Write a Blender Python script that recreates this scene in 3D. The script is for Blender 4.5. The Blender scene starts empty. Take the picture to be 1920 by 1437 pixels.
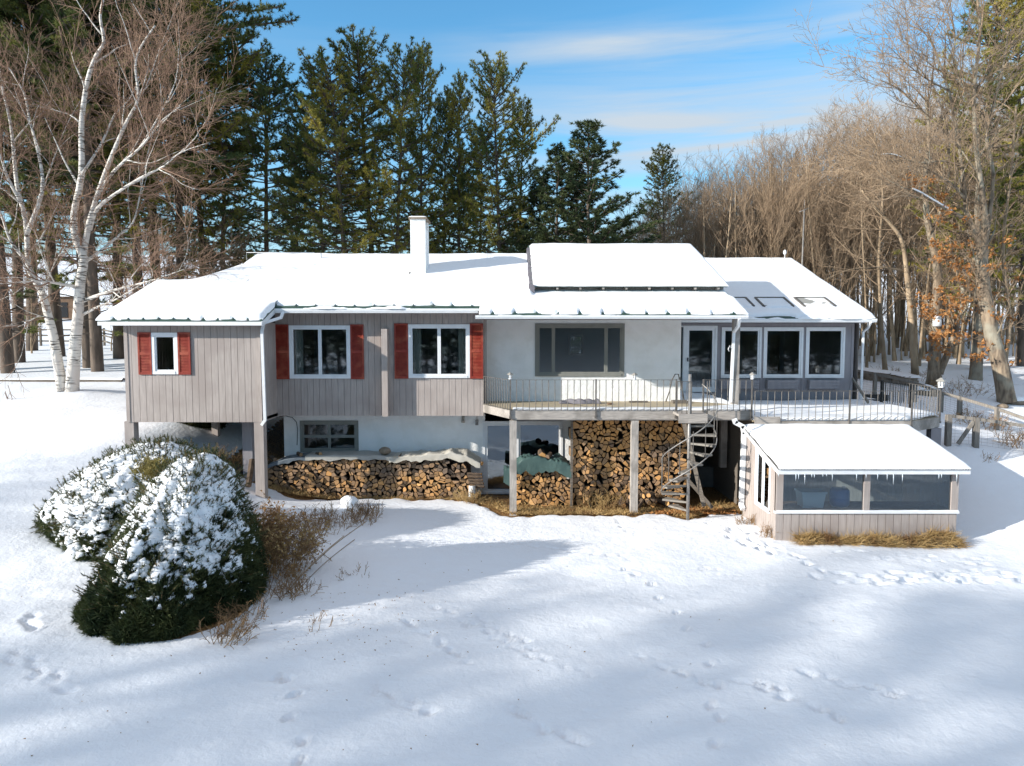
import bpy, math, random
import numpy as np
from mathutils import Vector, Matrix
random.seed(11)
PI = math.pi
SC = bpy.context.scene
COL = SC.collection
F = 1330.0
PITCH = math.atan((718.5-628.0)/F)
CP, SP = math.cos(PITCH), math.sin(PITCH)
LIFT = 5.2            # everything is laid out round the lens, then raised so that the lawn lies near zero

def at(px, py, D):
    """point at depth D (metres in front of the house-facing lens) seen at a photo position"""
    u = (px-960)/F; v = (718.5-py)/F
    yd = CP + v*SP; s = D/yd
    return Vector((u*s, D, (-SP+v*CP)*s))

# ---------------------------------------------------------------- noise
_R = np.random.RandomState(5)
_T = _R.rand(256, 256)
def vn(x, y, s=0):
    x = np.asarray(x, float)+s*17.31; y = np.asarray(y, float)+s*9.17
    xi = np.floor(x).astype(int); yi = np.floor(y).astype(int)
    fx = x-xi; fy = y-yi
    fx = fx*fx*(3-2*fx); fy = fy*fy*(3-2*fy)
    a = _T[xi & 255, yi & 255]; b = _T[(xi+1) & 255, yi & 255]
    c = _T[xi & 255, (yi+1) & 255]; d = _T[(xi+1) & 255, (yi+1) & 255]
    return (a*(1-fx)+b*fx)*(1-fy)+(c*(1-fx)+d*fx)*fy
def fbm(x, y, s=0, o=4):
    r = 0; a = .5; f = 1.0
    for i in range(o):
        r = r+a*(vn(x*f, y*f, s+i*3)-.5); a *= .5; f *= 2.03
    return r
def sstep(a, b, x):
    t = np.clip((np.asarray(x, float)-a)/(b-a), 0, 1)
    return t*t*(3-2*t)

# ---------------------------------------------------------------- mesh builder
def perp(d):
    a = Vector((0, 0, 1)) if abs(d.z) < .9 else Vector((1, 0, 0))
    u = d.cross(a).normalized()
    return u, d.cross(u).normalized()

class MB:
    def __init__(s):
        s.V = []; s.F = []; s.M = []; s.S = []; s.T = None
    def add(s, vs, fs, m=0, smooth=False):
        b = len(s.V)
        if s.T is not None: vs = [tuple(s.T @ Vector(v)) for v in vs]
        s.V.extend(vs)
        for f in fs:
            s.F.append(tuple(b+i for i in f)); s.M.append(m); s.S.append(smooth)
    def box(s, x0, x1, y0, y1, z0, z1, m=0):
        vs = [(x0,y0,z0),(x1,y0,z0),(x1,y1,z0),(x0,y1,z0),(x0,y0,z1),(x1,y0,z1),(x1,y1,z1),(x0,y1,z1)]
        s.add(vs, [(0,3,2,1),(4,5,6,7),(0,1,5,4),(1,2,6,5),(2,3,7,6),(3,0,4,7)], m)
    def bar(s, p, q, w, h, m=0, up=(0,0,1)):
        """rectangular bar from p to q, w across, h along up"""
        p = Vector(p); q = Vector(q); d = (q-p).normalized(); u = Vector(up)
        if abs(d.dot(u)) > .98: u = Vector((0,1,0))
        r = d.cross(u).normalized()*w/2; t = r.normalized().cross(d)*h/2
        vs = [tuple(a+b*r+c*t) for a in (p, q) for b, c in ((-1,-1),(1,-1),(1,1),(-1,1))]
        s.add(vs, [(0,1,2,3),(7,6,5,4),(0,4,5,1),(1,5,6,2),(2,6,7,3),(3,7,4,0)], m)
    def tube(s, pts, rs, k=6, m=0, cap=True, smooth=True):
        pts = [Vector(p) for p in pts]; n = len(pts)
        if not hasattr(rs, '__len__'): rs = [rs]*n
        vs = []; u = None
        for i in range(n):
            d = (pts[min(i+1, n-1)]-pts[max(i-1, 0)])
            if d.length < 1e-9: d = Vector((0,0,1))
            d.normalize()
            if u is None: u, w = perp(d)
            else:
                u = (u-d*u.dot(d))
                if u.length < 1e-4: u, w = perp(d)
                u.normalize(); w = d.cross(u)
            for j in range(k):
                a = 2*PI*j/k
                v = pts[i]+(u*math.cos(a)+w*math.sin(a))*rs[i]
                vs.append((v.x, v.y, v.z))
        fs = []
        for i in range(n-1):
            for j in range(k):
                j2 = (j+1) % k
                fs.append((i*k+j, i*k+j2, (i+1)*k+j2, (i+1)*k+j))
        if cap:
            fs.append(tuple(range(k-1, -1, -1))); fs.append(tuple((n-1)*k+j for j in range(k)))
        s.add(vs, fs, m, smooth)
    def prism(s, poly, y0, y1, m=0, m2=None):
        """polygon given in (x, z), pushed from y0 to y1"""
        n = len(poly)
        vs = [(x, y0, z) for x, z in poly]+[(x, y1, z) for x, z in poly]
        s.add(vs, [tuple(range(n))], m)
        s.add(vs, [tuple(range(2*n-1, n-1, -1))]+[(i, i+n, (i+1) % n+n, (i+1) % n) for i in range(n)], m if m2 is None else m2)
    def grid(s, P, m=0, smooth=True, mask=None, flip=False):
        """P: array (nx, ny, 3)"""
        nx, ny, _ = P.shape
        b = len(s.V)
        s.V.extend(map(tuple, P.reshape(-1, 3).tolist()))
        for i in range(nx-1):
            for j in range(ny-1):
                if mask is not None and not mask[i, j]: continue
                q = (b+i*ny+j, b+(i+1)*ny+j, b+(i+1)*ny+j+1, b+i*ny+j+1)
                s.F.append(q[::-1] if flip else q); s.M.append(m); s.S.append(smooth)
    def tris(s, A, B, C, m=0):
        b = len(s.V); n = len(A)
        P = np.stack([A, B, C], 1).reshape(-1, 3)
        s.V.extend(map(tuple, P.tolist()))
        s.F.extend((b+3*i, b+3*i+1, b+3*i+2) for i in range(n)); s.M.extend([m]*n); s.S.extend([False]*n)
    def build(s, name, mats, parent=None, loc=None):
        me = bpy.data.meshes.new(name)
        me.from_pydata(s.V, [], s.F)
        if not isinstance(mats, (list, tuple)): mats = [mats]
        for m in mats: me.materials.append(m)
        if len(mats) > 1: me.polygons.foreach_set('material_index', s.M)
        me.polygons.foreach_set('use_smooth', s.S)
        me.update()
        o = bpy.data.objects.new(name, me); COL.objects.link(o)
        if parent is not None: o.parent = parent
        if loc is not None: o.location = loc
        return o

def tag(o, label=None, cat=None, group=None, kind=None):
    if label: o['label'] = label
    if cat: o['category'] = cat
    if group: o['group'] = group
    if kind: o['kind'] = kind
    return o
def empty(name, loc, label, cat, group=None):
    o = bpy.data.objects.new(name, None); COL.objects.link(o)
    o.empty_display_size = .2; o.location = loc
    return tag(o, label, cat, group)
def thing(name, label, cat, group=None):
    """an Empty at the origin; its parts are written in scene coordinates, set_base moves its origin to the base"""
    return empty(name, (0,0,0), label, cat, group)
def kids(o): return [c for c in list(bpy.data.objects) if c.parent == o]
def copy_tree(o, ch):
    c = o.copy(); COL.objects.link(c)
    for k in ch:
        d = k.copy(); COL.objects.link(d); d.parent = c
    return c

# ---------------------------------------------------------------- materials
def mat(name, c, rough=.7, c2=None, ns=3.0, nd=4.0, lo=.35, hi=.65, bump=0, bs=40, bd=.02, stretch=None, metal=0, c3=None, ns3=.6, spec=.4, rnd=0, trans=0):
    m = bpy.data.materials.new(name); m.use_nodes = True
    nt = m.node_tree; N = nt.nodes; L = nt.links
    p = N['Principled BSDF']; p.inputs['Roughness'].default_value = rough; p.inputs['Metallic'].default_value = metal
    p.inputs['Specular IOR Level'].default_value = spec
    tc = N.new('ShaderNodeTexCoord'); src = tc.outputs['Object']
    if stretch:
        mp = N.new('ShaderNodeMapping'); mp.inputs['Scale'].default_value = stretch
        L.new(src, mp.inputs['Vector']); src = mp.outputs['Vector']
    out = None
    if c2 is not None:
        n = N.new('ShaderNodeTexNoise'); n.inputs['Scale'].default_value = ns; n.inputs['Detail'].default_value = nd
        L.new(src, n.inputs['Vector'])
        r = N.new('ShaderNodeValToRGB'); r.color_ramp.elements[0].position = lo; r.color_ramp.elements[1].position = hi
        r.color_ramp.elements[0].color = (*c, 1); r.color_ramp.elements[1].color = (*c2, 1)
        L.new(n.outputs['Fac'], r.inputs['Fac']); out = r.outputs['Color']
        if c3 is not None:
            n3 = N.new('ShaderNodeTexNoise'); n3.inputs['Scale'].default_value = ns3; n3.inputs['Detail'].default_value = 3
            L.new(tc.outputs['Object'], n3.inputs['Vector'])
            r3 = N.new('ShaderNodeValToRGB'); r3.color_ramp.elements[0].position = .48; r3.color_ramp.elements[1].position = .66
            L.new(n3.outputs['Fac'], r3.inputs['Fac'])
            mx = N.new('ShaderNodeMix'); mx.data_type = 'RGBA'; mx.inputs[7].default_value = (*c3, 1)
            L.new(r3.outputs['Color'], mx.inputs[0]); L.new(out, mx.inputs[6]); out = mx.outputs[2]
    else:
        p.inputs['Base Color'].default_value = (*c, 1)
    if rnd and out is not None:
        oi = N.new('ShaderNodeObjectInfo'); hs = N.new('ShaderNodeHueSaturation')
        mr = N.new('ShaderNodeMapRange'); mr.inputs['To Min'].default_value = 1-rnd; mr.inputs['To Max'].default_value = 1+rnd
        L.new(oi.outputs['Random'], mr.inputs['Value']); L.new(mr.outputs['Result'], hs.inputs['Value'])
        L.new(out, hs.inputs['Color']); out = hs.outputs['Color']
    if out is not None: L.new(out, p.inputs['Base Color'])
    if bump:
        n2 = N.new('ShaderNodeTexNoise'); n2.inputs['Scale'].default_value = bs; n2.inputs['Detail'].default_value = 4
        L.new(src, n2.inputs['Vector'])
        b = N.new('ShaderNodeBump'); b.inputs['Strength'].default_value = bump; b.inputs['Distance'].default_value = bd
        L.new(n2.outputs['Fac'], b.inputs['Height']); L.new(b.outputs['Normal'], p.inputs['Normal'])
    if trans:
        t = N.new('ShaderNodeBsdfTranslucent')
        if out is not None: L.new(out, t.inputs['Color'])
        else: t.inputs['Color'].default_value = (*c, 1)
        mx = N.new('ShaderNodeMixShader'); mx.inputs[0].default_value = trans
        o = N['Material Output']
        L.new(p.outputs[0], mx.inputs[1]); L.new(t.outputs[0], mx.inputs[2]); L.new(mx.outputs[0], o.inputs['Surface'])
    return m

def glass_mat(name, tint, refl=.12, rough=.0, wav=.0):
    m = bpy.data.materials.new(name); m.use_nodes = True
    nt = m.node_tree; N = nt.nodes; L = nt.links
    N.remove(N['Principled BSDF']); o = N['Material Output']
    t = N.new('ShaderNodeBsdfTransparent'); t.inputs['Color'].default_value = (*tint, 1)
    g = N.new('ShaderNodeBsdfGlossy'); g.inputs['Roughness'].default_value = rough; g.inputs['Color'].default_value = (.9,.95,1,1)
    f = N.new('ShaderNodeFresnel'); f.inputs['IOR'].default_value = 1.5
    a = N.new('ShaderNodeMath'); a.operation = 'MULTIPLY_ADD'; a.inputs[1].default_value = 1.0; a.inputs[2].default_value = refl-.04
    a.use_clamp = True
    if wav:
        tc = N.new('ShaderNodeTexCoord'); n = N.new('ShaderNodeTexNoise'); n.inputs['Scale'].default_value = 1.3
        b = N.new('ShaderNodeBump'); b.inputs['Strength'].default_value = wav; b.inputs['Distance'].default_value = .02
        L.new(tc.outputs['Object'], n.inputs['Vector']); L.new(n.outputs['Fac'], b.inputs['Height']); L.new(b.outputs['Normal'], g.inputs['Normal'])
    x = N.new('ShaderNodeMixShader')
    L.new(f.outputs[0], a.inputs[0]); L.new(a.outputs[0], x.inputs[0]); L.new(t.outputs[0], x.inputs[1]); L.new(g.outputs[0], x.inputs[2])
    L.new(x.outputs[0], o.inputs['Surface'])
    return m

M = {}
M['snow'] = mat('snow', (.87,.89,.92), .55, (.90,.915,.94), ns=6, bump=.18, bs=60, bd=.01, spec=.3)
M['siding'] = mat('painted_siding', (.345,.298,.272), .75, (.42,.365,.335), ns=4, stretch=(6,6,.5), bump=.25, bs=30, bd=.004, c3=(.33,.28,.255), ns3=1.1)
M['siding2'] = mat('painted_plywood', (.25,.235,.25), .75, (.29,.27,.28), ns=3, stretch=(3,3,.6), bump=.15, bs=30, bd=.003)
M['stucco'] = mat('white_stucco', (.85,.85,.83), .85, (.89,.885,.87), ns=1.5, nd=6, bump=.5, bs=9, bd=.04, c3=(.82,.815,.79), ns3=2.2)
M['white'] = mat('white_paint', (.78,.79,.80), .45, (.72,.73,.74), ns=5)
M['grey_trim'] = mat('grey_green_trim', (.20,.205,.185), .6, (.24,.24,.215), ns=6, stretch=(1,1,.3))
M['red'] = mat('shutter_red', (.22,.024,.014), .5, (.28,.038,.02), ns=7, c3=(.34,.075,.04), ns3=3)
M['green'] = mat('green_metal_roof', (.035,.075,.06), .45, (.055,.095,.075), ns=4)
M['weathered'] = mat('weathered_wood', (.30,.275,.25), .85, (.44,.40,.36), ns=5, nd=6, stretch=(7,7,.7), bump=.4, bs=20, bd=.006, c3=(.23,.21,.19), ns3=2)
M['treadwood'] = mat('stair_tread', (.16,.145,.13), .8, (.24,.22,.19), ns=6)
M['deckbeam'] = mat('weathered_beam', (.27,.245,.225), .85, (.42,.38,.34), ns=6, nd=6, stretch=(.6,6,6), bump=.4, bs=20, bd=.006, c3=(.2,.18,.16), ns3=1.7)
M['deckboard'] = mat('deck_board', (.36,.30,.21), .85, (.50,.42,.29), ns=4, stretch=(.7,6,6))
M['iron'] = mat('grey_iron', (.09,.085,.08), .6, (.15,.135,.12), ns=12, metal=.2)
M['steel'] = mat('galvanised_pipe', (.21,.20,.19), .5, (.30,.285,.27), ns=12, metal=.4)
M['dark'] = mat('dark_interior', (.015,.018,.022), .9)
M['room'] = mat('room_wall', (.30,.36,.42), .9, (.34,.40,.46), ns=1)
M['concrete'] = mat('foundation', (.16,.16,.155), .9, (.24,.235,.22), ns=2, bump=.4, bs=15)
M['glass'] = glass_mat('window_glass', (.85,.88,.88), .12, .03)
M['glass_pic'] = glass_mat('picture_glass', (.80,.85,.88), .17, .16)
M['glass2'] = glass_mat('door_glass', (.55,.62,.66), .16, .0, .25)
M['ghglass'] = glass_mat('greenhouse_glass', (.78,.84,.86), .09, .0, .15)
M['curtain'] = mat('curtain', (.62,.60,.52), .9, trans=.2)
M['ice'] = mat('ice', (.80,.87,.92), .08, spec=.6, trans=.4)
M['birch'] = mat('birch_bark', (.66,.63,.58), .75, (.07,.06,.05), ns=3.2, nd=6, lo=.53, hi=.60, stretch=(.8,.8,7), bump=.3, bs=12, bd=.01, c3=(.60,.55,.50), ns3=1.2)
M['birchtwig'] = mat('birch_twig', (.20,.12,.08), .8, (.30,.19,.13), ns=2)
M['pinebark'] = mat('pine_bark', (.075,.058,.045), .9, (.15,.115,.09), ns=6, stretch=(1,1,.25), bump=.6, bs=9, bd=.03)
M['barktan'] = mat('tan_bark', (.24,.175,.11), .9, (.44,.33,.22), ns=5, nd=5, stretch=(1,1,.3), bump=.5, bs=9, bd=.02, rnd=.25)
M['twig'] = mat('bare_twig', (.20,.14,.09), .85, (.34,.245,.16), ns=1.2, rnd=.3)
M['oakbark'] = mat('oak_bark', (.10,.075,.055), .9, (.30,.23,.16), ns=7, nd=6, stretch=(1,1,.3), bump=.8, bs=10, bd=.03, c3=(.30,.28,.22), ns3=1.2)
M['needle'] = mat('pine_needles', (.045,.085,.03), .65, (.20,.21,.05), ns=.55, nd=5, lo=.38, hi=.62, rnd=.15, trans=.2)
M['needle_gold'] = mat('sunlit_pine_needles', (.08,.12,.028), .65, (.46,.39,.08), ns=.5, nd=6, lo=.38, hi=.62, rnd=.12, trans=.45)  # low-sun gold is put into this copy of the needle colour
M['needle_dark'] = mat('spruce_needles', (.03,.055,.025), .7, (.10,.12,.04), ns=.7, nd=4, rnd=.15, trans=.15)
M['yew'] = mat('yew_needles', (.024,.042,.016), .7, (.075,.09,.026), ns=2.5, nd=5, trans=.15)
M['yewtip'] = mat('yellow_yew_needles', (.16,.13,.04), .7, (.30,.25,.08), ns=3, trans=.2)
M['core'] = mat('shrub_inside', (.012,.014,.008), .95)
M['oakleaf'] = mat('dead_oak_leaf', (.36,.15,.045), .7, (.55,.28,.10), ns=3, nd=3, trans=.3)
M['deadleaf'] = mat('dead_leaf', (.20,.115,.05), .8, (.40,.24,.10), ns=4, trans=.2)
M['straw'] = mat('straw', (.38,.25,.10), .85, (.58,.41,.19), ns=4, c3=(.22,.12,.05), ns3=2, trans=.15)
M['dryweed'] = mat('dry_weed', (.19,.115,.06), .85, (.36,.22,.10), ns=3)
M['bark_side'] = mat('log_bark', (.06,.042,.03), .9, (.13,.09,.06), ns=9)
M['tarp_grey'] = mat('grey_tarp', (.30,.30,.28), .6, (.36,.355,.33), ns=2, bump=.3, bs=5, bd=.02)
M['tarp_tan'] = mat('tan_canvas', (.42,.39,.33), .8, (.50,.47,.41), ns=2, bump=.4, bs=6, bd=.02)
M['tarp_green'] = mat('green_tarp', (.045,.085,.08), .5, (.07,.12,.11), ns=2, bump=.3, bs=7, bd=.02)
M['tarp_slate'] = mat('slate_tarp', (.10,.125,.15), .5, (.13,.155,.18), ns=2)
M['stone'] = mat('field_stone', (.17,.13,.09), .9, (.27,.22,.17), ns=6, bump=.6, bs=14)
M['fence'] = mat('fence_rail', (.10,.085,.07), .9, (.18,.155,.13), ns=6, stretch=(.5,6,6))
M['fencepost'] = mat('fence_post', (.17,.15,.13), .9, (.27,.245,.215), ns=6, stretch=(6,6,.5), bump=.4, bs=18)
M['wire'] = mat('fence_wire', (.22,.215,.20), .5, metal=.6)
M['plastic_white'] = mat('white_plastic', (.72,.74,.74), .4)
M['plastic_blue'] = mat('blue_plastic', (.05,.17,.42), .35)
M['black'] = mat('black_metal', (.02,.02,.02), .4)
M['barnwood'] = mat('brown_wood', (.13,.075,.045), .85, (.19,.12,.075), ns=3)
M['lamp'] = mat('lamp_metal', (.42,.40,.36), .4, metal=.5)
M['cloth'] = mat('grey_cloth', (.15,.14,.16), .9, (.21,.20,.22), ns=5)

def log_mat():
    m = bpy.data.materials.new('split_wood'); m.use_nodes = True
    N = m.node_tree.nodes; L = m.node_tree.links; p = N['Principled BSDF']; p.inputs['Roughness'].default_value = .85
    a = N.new('ShaderNodeAttribute'); a.attribute_name = 'tone'
    r = N.new('ShaderNodeValToRGB'); e = r.color_ramp.elements
    e[0].color = (.11,.08,.06,1); e[1].color = (.70,.47,.25,1)
    for pos, c in ((.3,(.25,.16,.095,1)),(.5,(.42,.24,.105,1)),(.72,(.58,.30,.10,1)),(.88,(.66,.38,.15,1))):
        q = e.new(pos); q.color = c
    tc = N.new('ShaderNodeTexCoord'); n = N.new('ShaderNodeTexNoise'); n.inputs['Scale'].default_value = 28; n.inputs['Detail'].default_value = 4
    L.new(tc.outputs['Object'], n.inputs['Vector'])
    ma = N.new('ShaderNodeMath'); ma.operation = 'MULTIPLY_ADD'; ma.inputs[1].default_value = .5; ma.inputs[2].default_value = -.25
    L.new(n.outputs['Fac'], ma.inputs[0])
    ad = N.new('ShaderNodeMath'); ad.operation = 'ADD'; ad.use_clamp = True
    L.new(a.outputs['Fac'], ad.inputs[0]); L.new(ma.outputs[0], ad.inputs[1]); L.new(ad.outputs[0], r.inputs['Fac'])
    L.new(r.outputs['Color'], p.inputs['Base Color'])
    b = N.new('ShaderNodeBump'); b.inputs['Strength'].default_value = .5; b.inputs['Distance'].default_value = .01
    L.new(n.outputs['Fac'], b.inputs['Height']); L.new(b.outputs['Normal'], p.inputs['Normal'])
    return m
M['log'] = log_mat()

def ground_mat():
    m = bpy.data.materials.new('snowy_ground'); m.use_nodes = True
    N = m.node_tree.nodes; L = m.node_tree.links; p = N['Principled BSDF']; p.inputs['Roughness'].default_value = .6
    p.inputs['Specular IOR Level'].default_value = .25
    tc = N.new('ShaderNodeTexCoord')
    a = N.new('ShaderNodeAttribute'); a.attribute_name = 'bare'
    n = N.new('ShaderNodeTexNoise'); n.inputs['Scale'].default_value = 5; n.inputs['Detail'].default_value = 7
    L.new(tc.outputs['Object'], n.inputs['Vector'])
    ad = N.new('ShaderNodeMath'); ad.operation = 'ADD'; L.new(a.outputs['Fac'], ad.inputs[0]); L.new(n.outputs['Fac'], ad.inputs[1])
    st = N.new('ShaderNodeMapRange'); st.inputs['From Min'].default_value = .98; st.inputs['From Max'].default_value = 1.06
    L.new(ad.outputs[0], st.inputs['Value'])
    n2 = N.new('ShaderNodeTexNoise'); n2.inputs['Scale'].default_value = 22; n2.inputs['Detail'].default_value = 5
    L.new(tc.outputs['Object'], n2.inputs['Vector'])
    r = N.new('ShaderNodeValToRGB'); e = r.color_ramp.elements
    e[0].position = .33; e[0].color = (.055,.032,.016,1); e[1].position = .68; e[1].color = (.42,.25,.09,1)
    q = e.new(.5); q.color = (.20,.11,.045,1)
    L.new(n2.outputs['Fac'], r.inputs['Fac'])
    # thin leaf crumbs strewn on the snow
    sn = N.new('ShaderNodeRGB'); sn.outputs[0].default_value = (.87,.89,.93,1)
    mx = N.new('ShaderNodeMix'); mx.data_type = 'RGBA'
    L.new(st.outputs['Result'], mx.inputs[0]); L.new(sn.outputs[0], mx.inputs[6]); L.new(r.outputs['Color'], mx.inputs[7])
    L.new(mx.outputs[2], p.inputs['Base Color'])
    n3 = N.new('ShaderNodeTexNoise'); n3.inputs['Scale'].default_value = 9; n3.inputs['Detail'].default_value = 8; n3.inputs['Roughness'].default_value = .62
    L.new(tc.outputs['Object'], n3.inputs['Vector'])
    b = N.new('ShaderNodeBump'); b.inputs['Strength'].default_value = .34; b.inputs['Distance'].default_value = .07
    L.new(n3.outputs['Fac'], b.inputs['Height']); L.new(b.outputs['Normal'], p.inputs['Normal'])
    return m
M['ground'] = ground_mat()

# ---------------------------------------------------------------- terrain
CPTS = np.array([
 (-20,4,-5.2),(0,4,-5.35),(20,4,-5.4),(-22,10,-4.7),(-8,10,-5.05),(0,10,-5.2),(10,10,-5.25),(22,10,-5.2),
 (-20,15,-4.1),(-10,15,-4.55),(-4,15,-4.98),(3,16,-5.1),(8,16,-5.12),(14,16,-5.05),(22,16,-4.8),
 (-20,20,-3.2),(-15,20,-3.2),(-11.2,20.5,-3.15),(-9,20.5,-3.95),(-7.3,20.5,-4.72),(-5,21,-5.0),(-1,22,-5.08),(0,20.5,-5.1),(5,20.5,-5.12),(8,20,-5.1),(11.5,19.5,-4.9),
 (14.1,22.2,-3.5),(16.8,24.5,-3.3),(20.2,29,-2.7),(18.2,31,-2.15),(14,29,-2.5),(12.5,26,-2.8),(10.5,23,-4.3),(8,25,-5.0),(5,25,-5.1),(0,25,-5.1),(-6,24,-5.0),(-8,23.5,-4.3),(-10,24,-2.95),(-12,25,-2.65),
 (-16.7,27,-2.22),(-20,30,-2.0),(-24,33,-1.75),(-14,30,-2.1),(-8,32,-2.3),(0,34,-2.3),(8,36,-2.2),(16,38,-1.7),(25,40,-1.5),(35,35,-1.8),(30,22,-3.4),(-30,20,-2.8),(-35,35,-1.5),
 (-40,50,-.6),(-15,50,-.65),(10,55,-.8),(35,60,-.3),(60,60,0),(0,90,3),(-70,90,3),(70,95,4),(0,150,10),(-120,150,11),(120,150,16),(0,300,30),(-250,300,32),(250,300,34),(-250,50,2),(250,50,2),
 (0,-30,-5.5),(-50,-10,-4.4),(50,-20,-5.2),(0,-150,-6),(-250,-150,-4),(250,-150,-4),(-60,10,-3.2),(60,10,-4)], float)
def _tps(P):
    S = 10.0
    n = len(P); X = P[:, :2]/S
    d = np.sqrt(((X[:, None]-X[None])**2).sum(-1)); K = d**2*np.log(d+1e-9)+np.eye(n)*1e-3
    Q = np.hstack([np.ones((n, 1)), X]); A = np.zeros((n+3, n+3)); A[:n, :n] = K; A[:n, n:] = Q; A[n:, :n] = Q.T
    w = np.linalg.solve(A, np.concatenate([P[:, 2], np.zeros(3)]))
    return X, w, S
_X, _W, _S = _tps(CPTS)
def gz(x, y):
    x = np.atleast_1d(np.asarray(x, float)); y = np.atleast_1d(np.asarray(y, float)); sh = x.shape
    p = np.stack([x.ravel(), y.ravel()], -1)/_S
    out = np.empty(len(p))
    for i in range(0, len(p), 20000):
        q = p[i:i+20000]
        d = np.sqrt(((q[:, None]-_X[None])**2).sum(-1))
        out[i:i+20000] = (d**2*np.log(d+1e-9))@_W[:-3]+_W[-3]+q@_W[-2:]
    return out.reshape(sh)
def g(x, y): return float(gz(x, y)[0])
def on_ground(px, py):
    D = np.concatenate([np.arange(4, 40, .02), np.arange(40, 200, .2)])
    u = (px-960)/F; v = (718.5-py)/F; yd = CP+v*SP
    X = u*D/yd; Z = (-SP+v*CP)*D/yd
    h = gz(X, D); i = int(np.argmax(Z < h))
    return Vector((float(X[i]), float(D[i]), float(h[i])))

SUN = Vector((2.5, 1.0, -.93)).normalized()     # the way the sunlight travels

bareY_x = [-8.9,-7.6,-4.3,-1.8,-.9,0,2,3.5,4.3,4.9,5.6,6.4,6.9,7.1]
bareY_y = [21.3,21.2,21.55,21.5,20.9,19.75,19.9,19.8,20.2,19.3,20.0,20.4,19.9,22]

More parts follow.
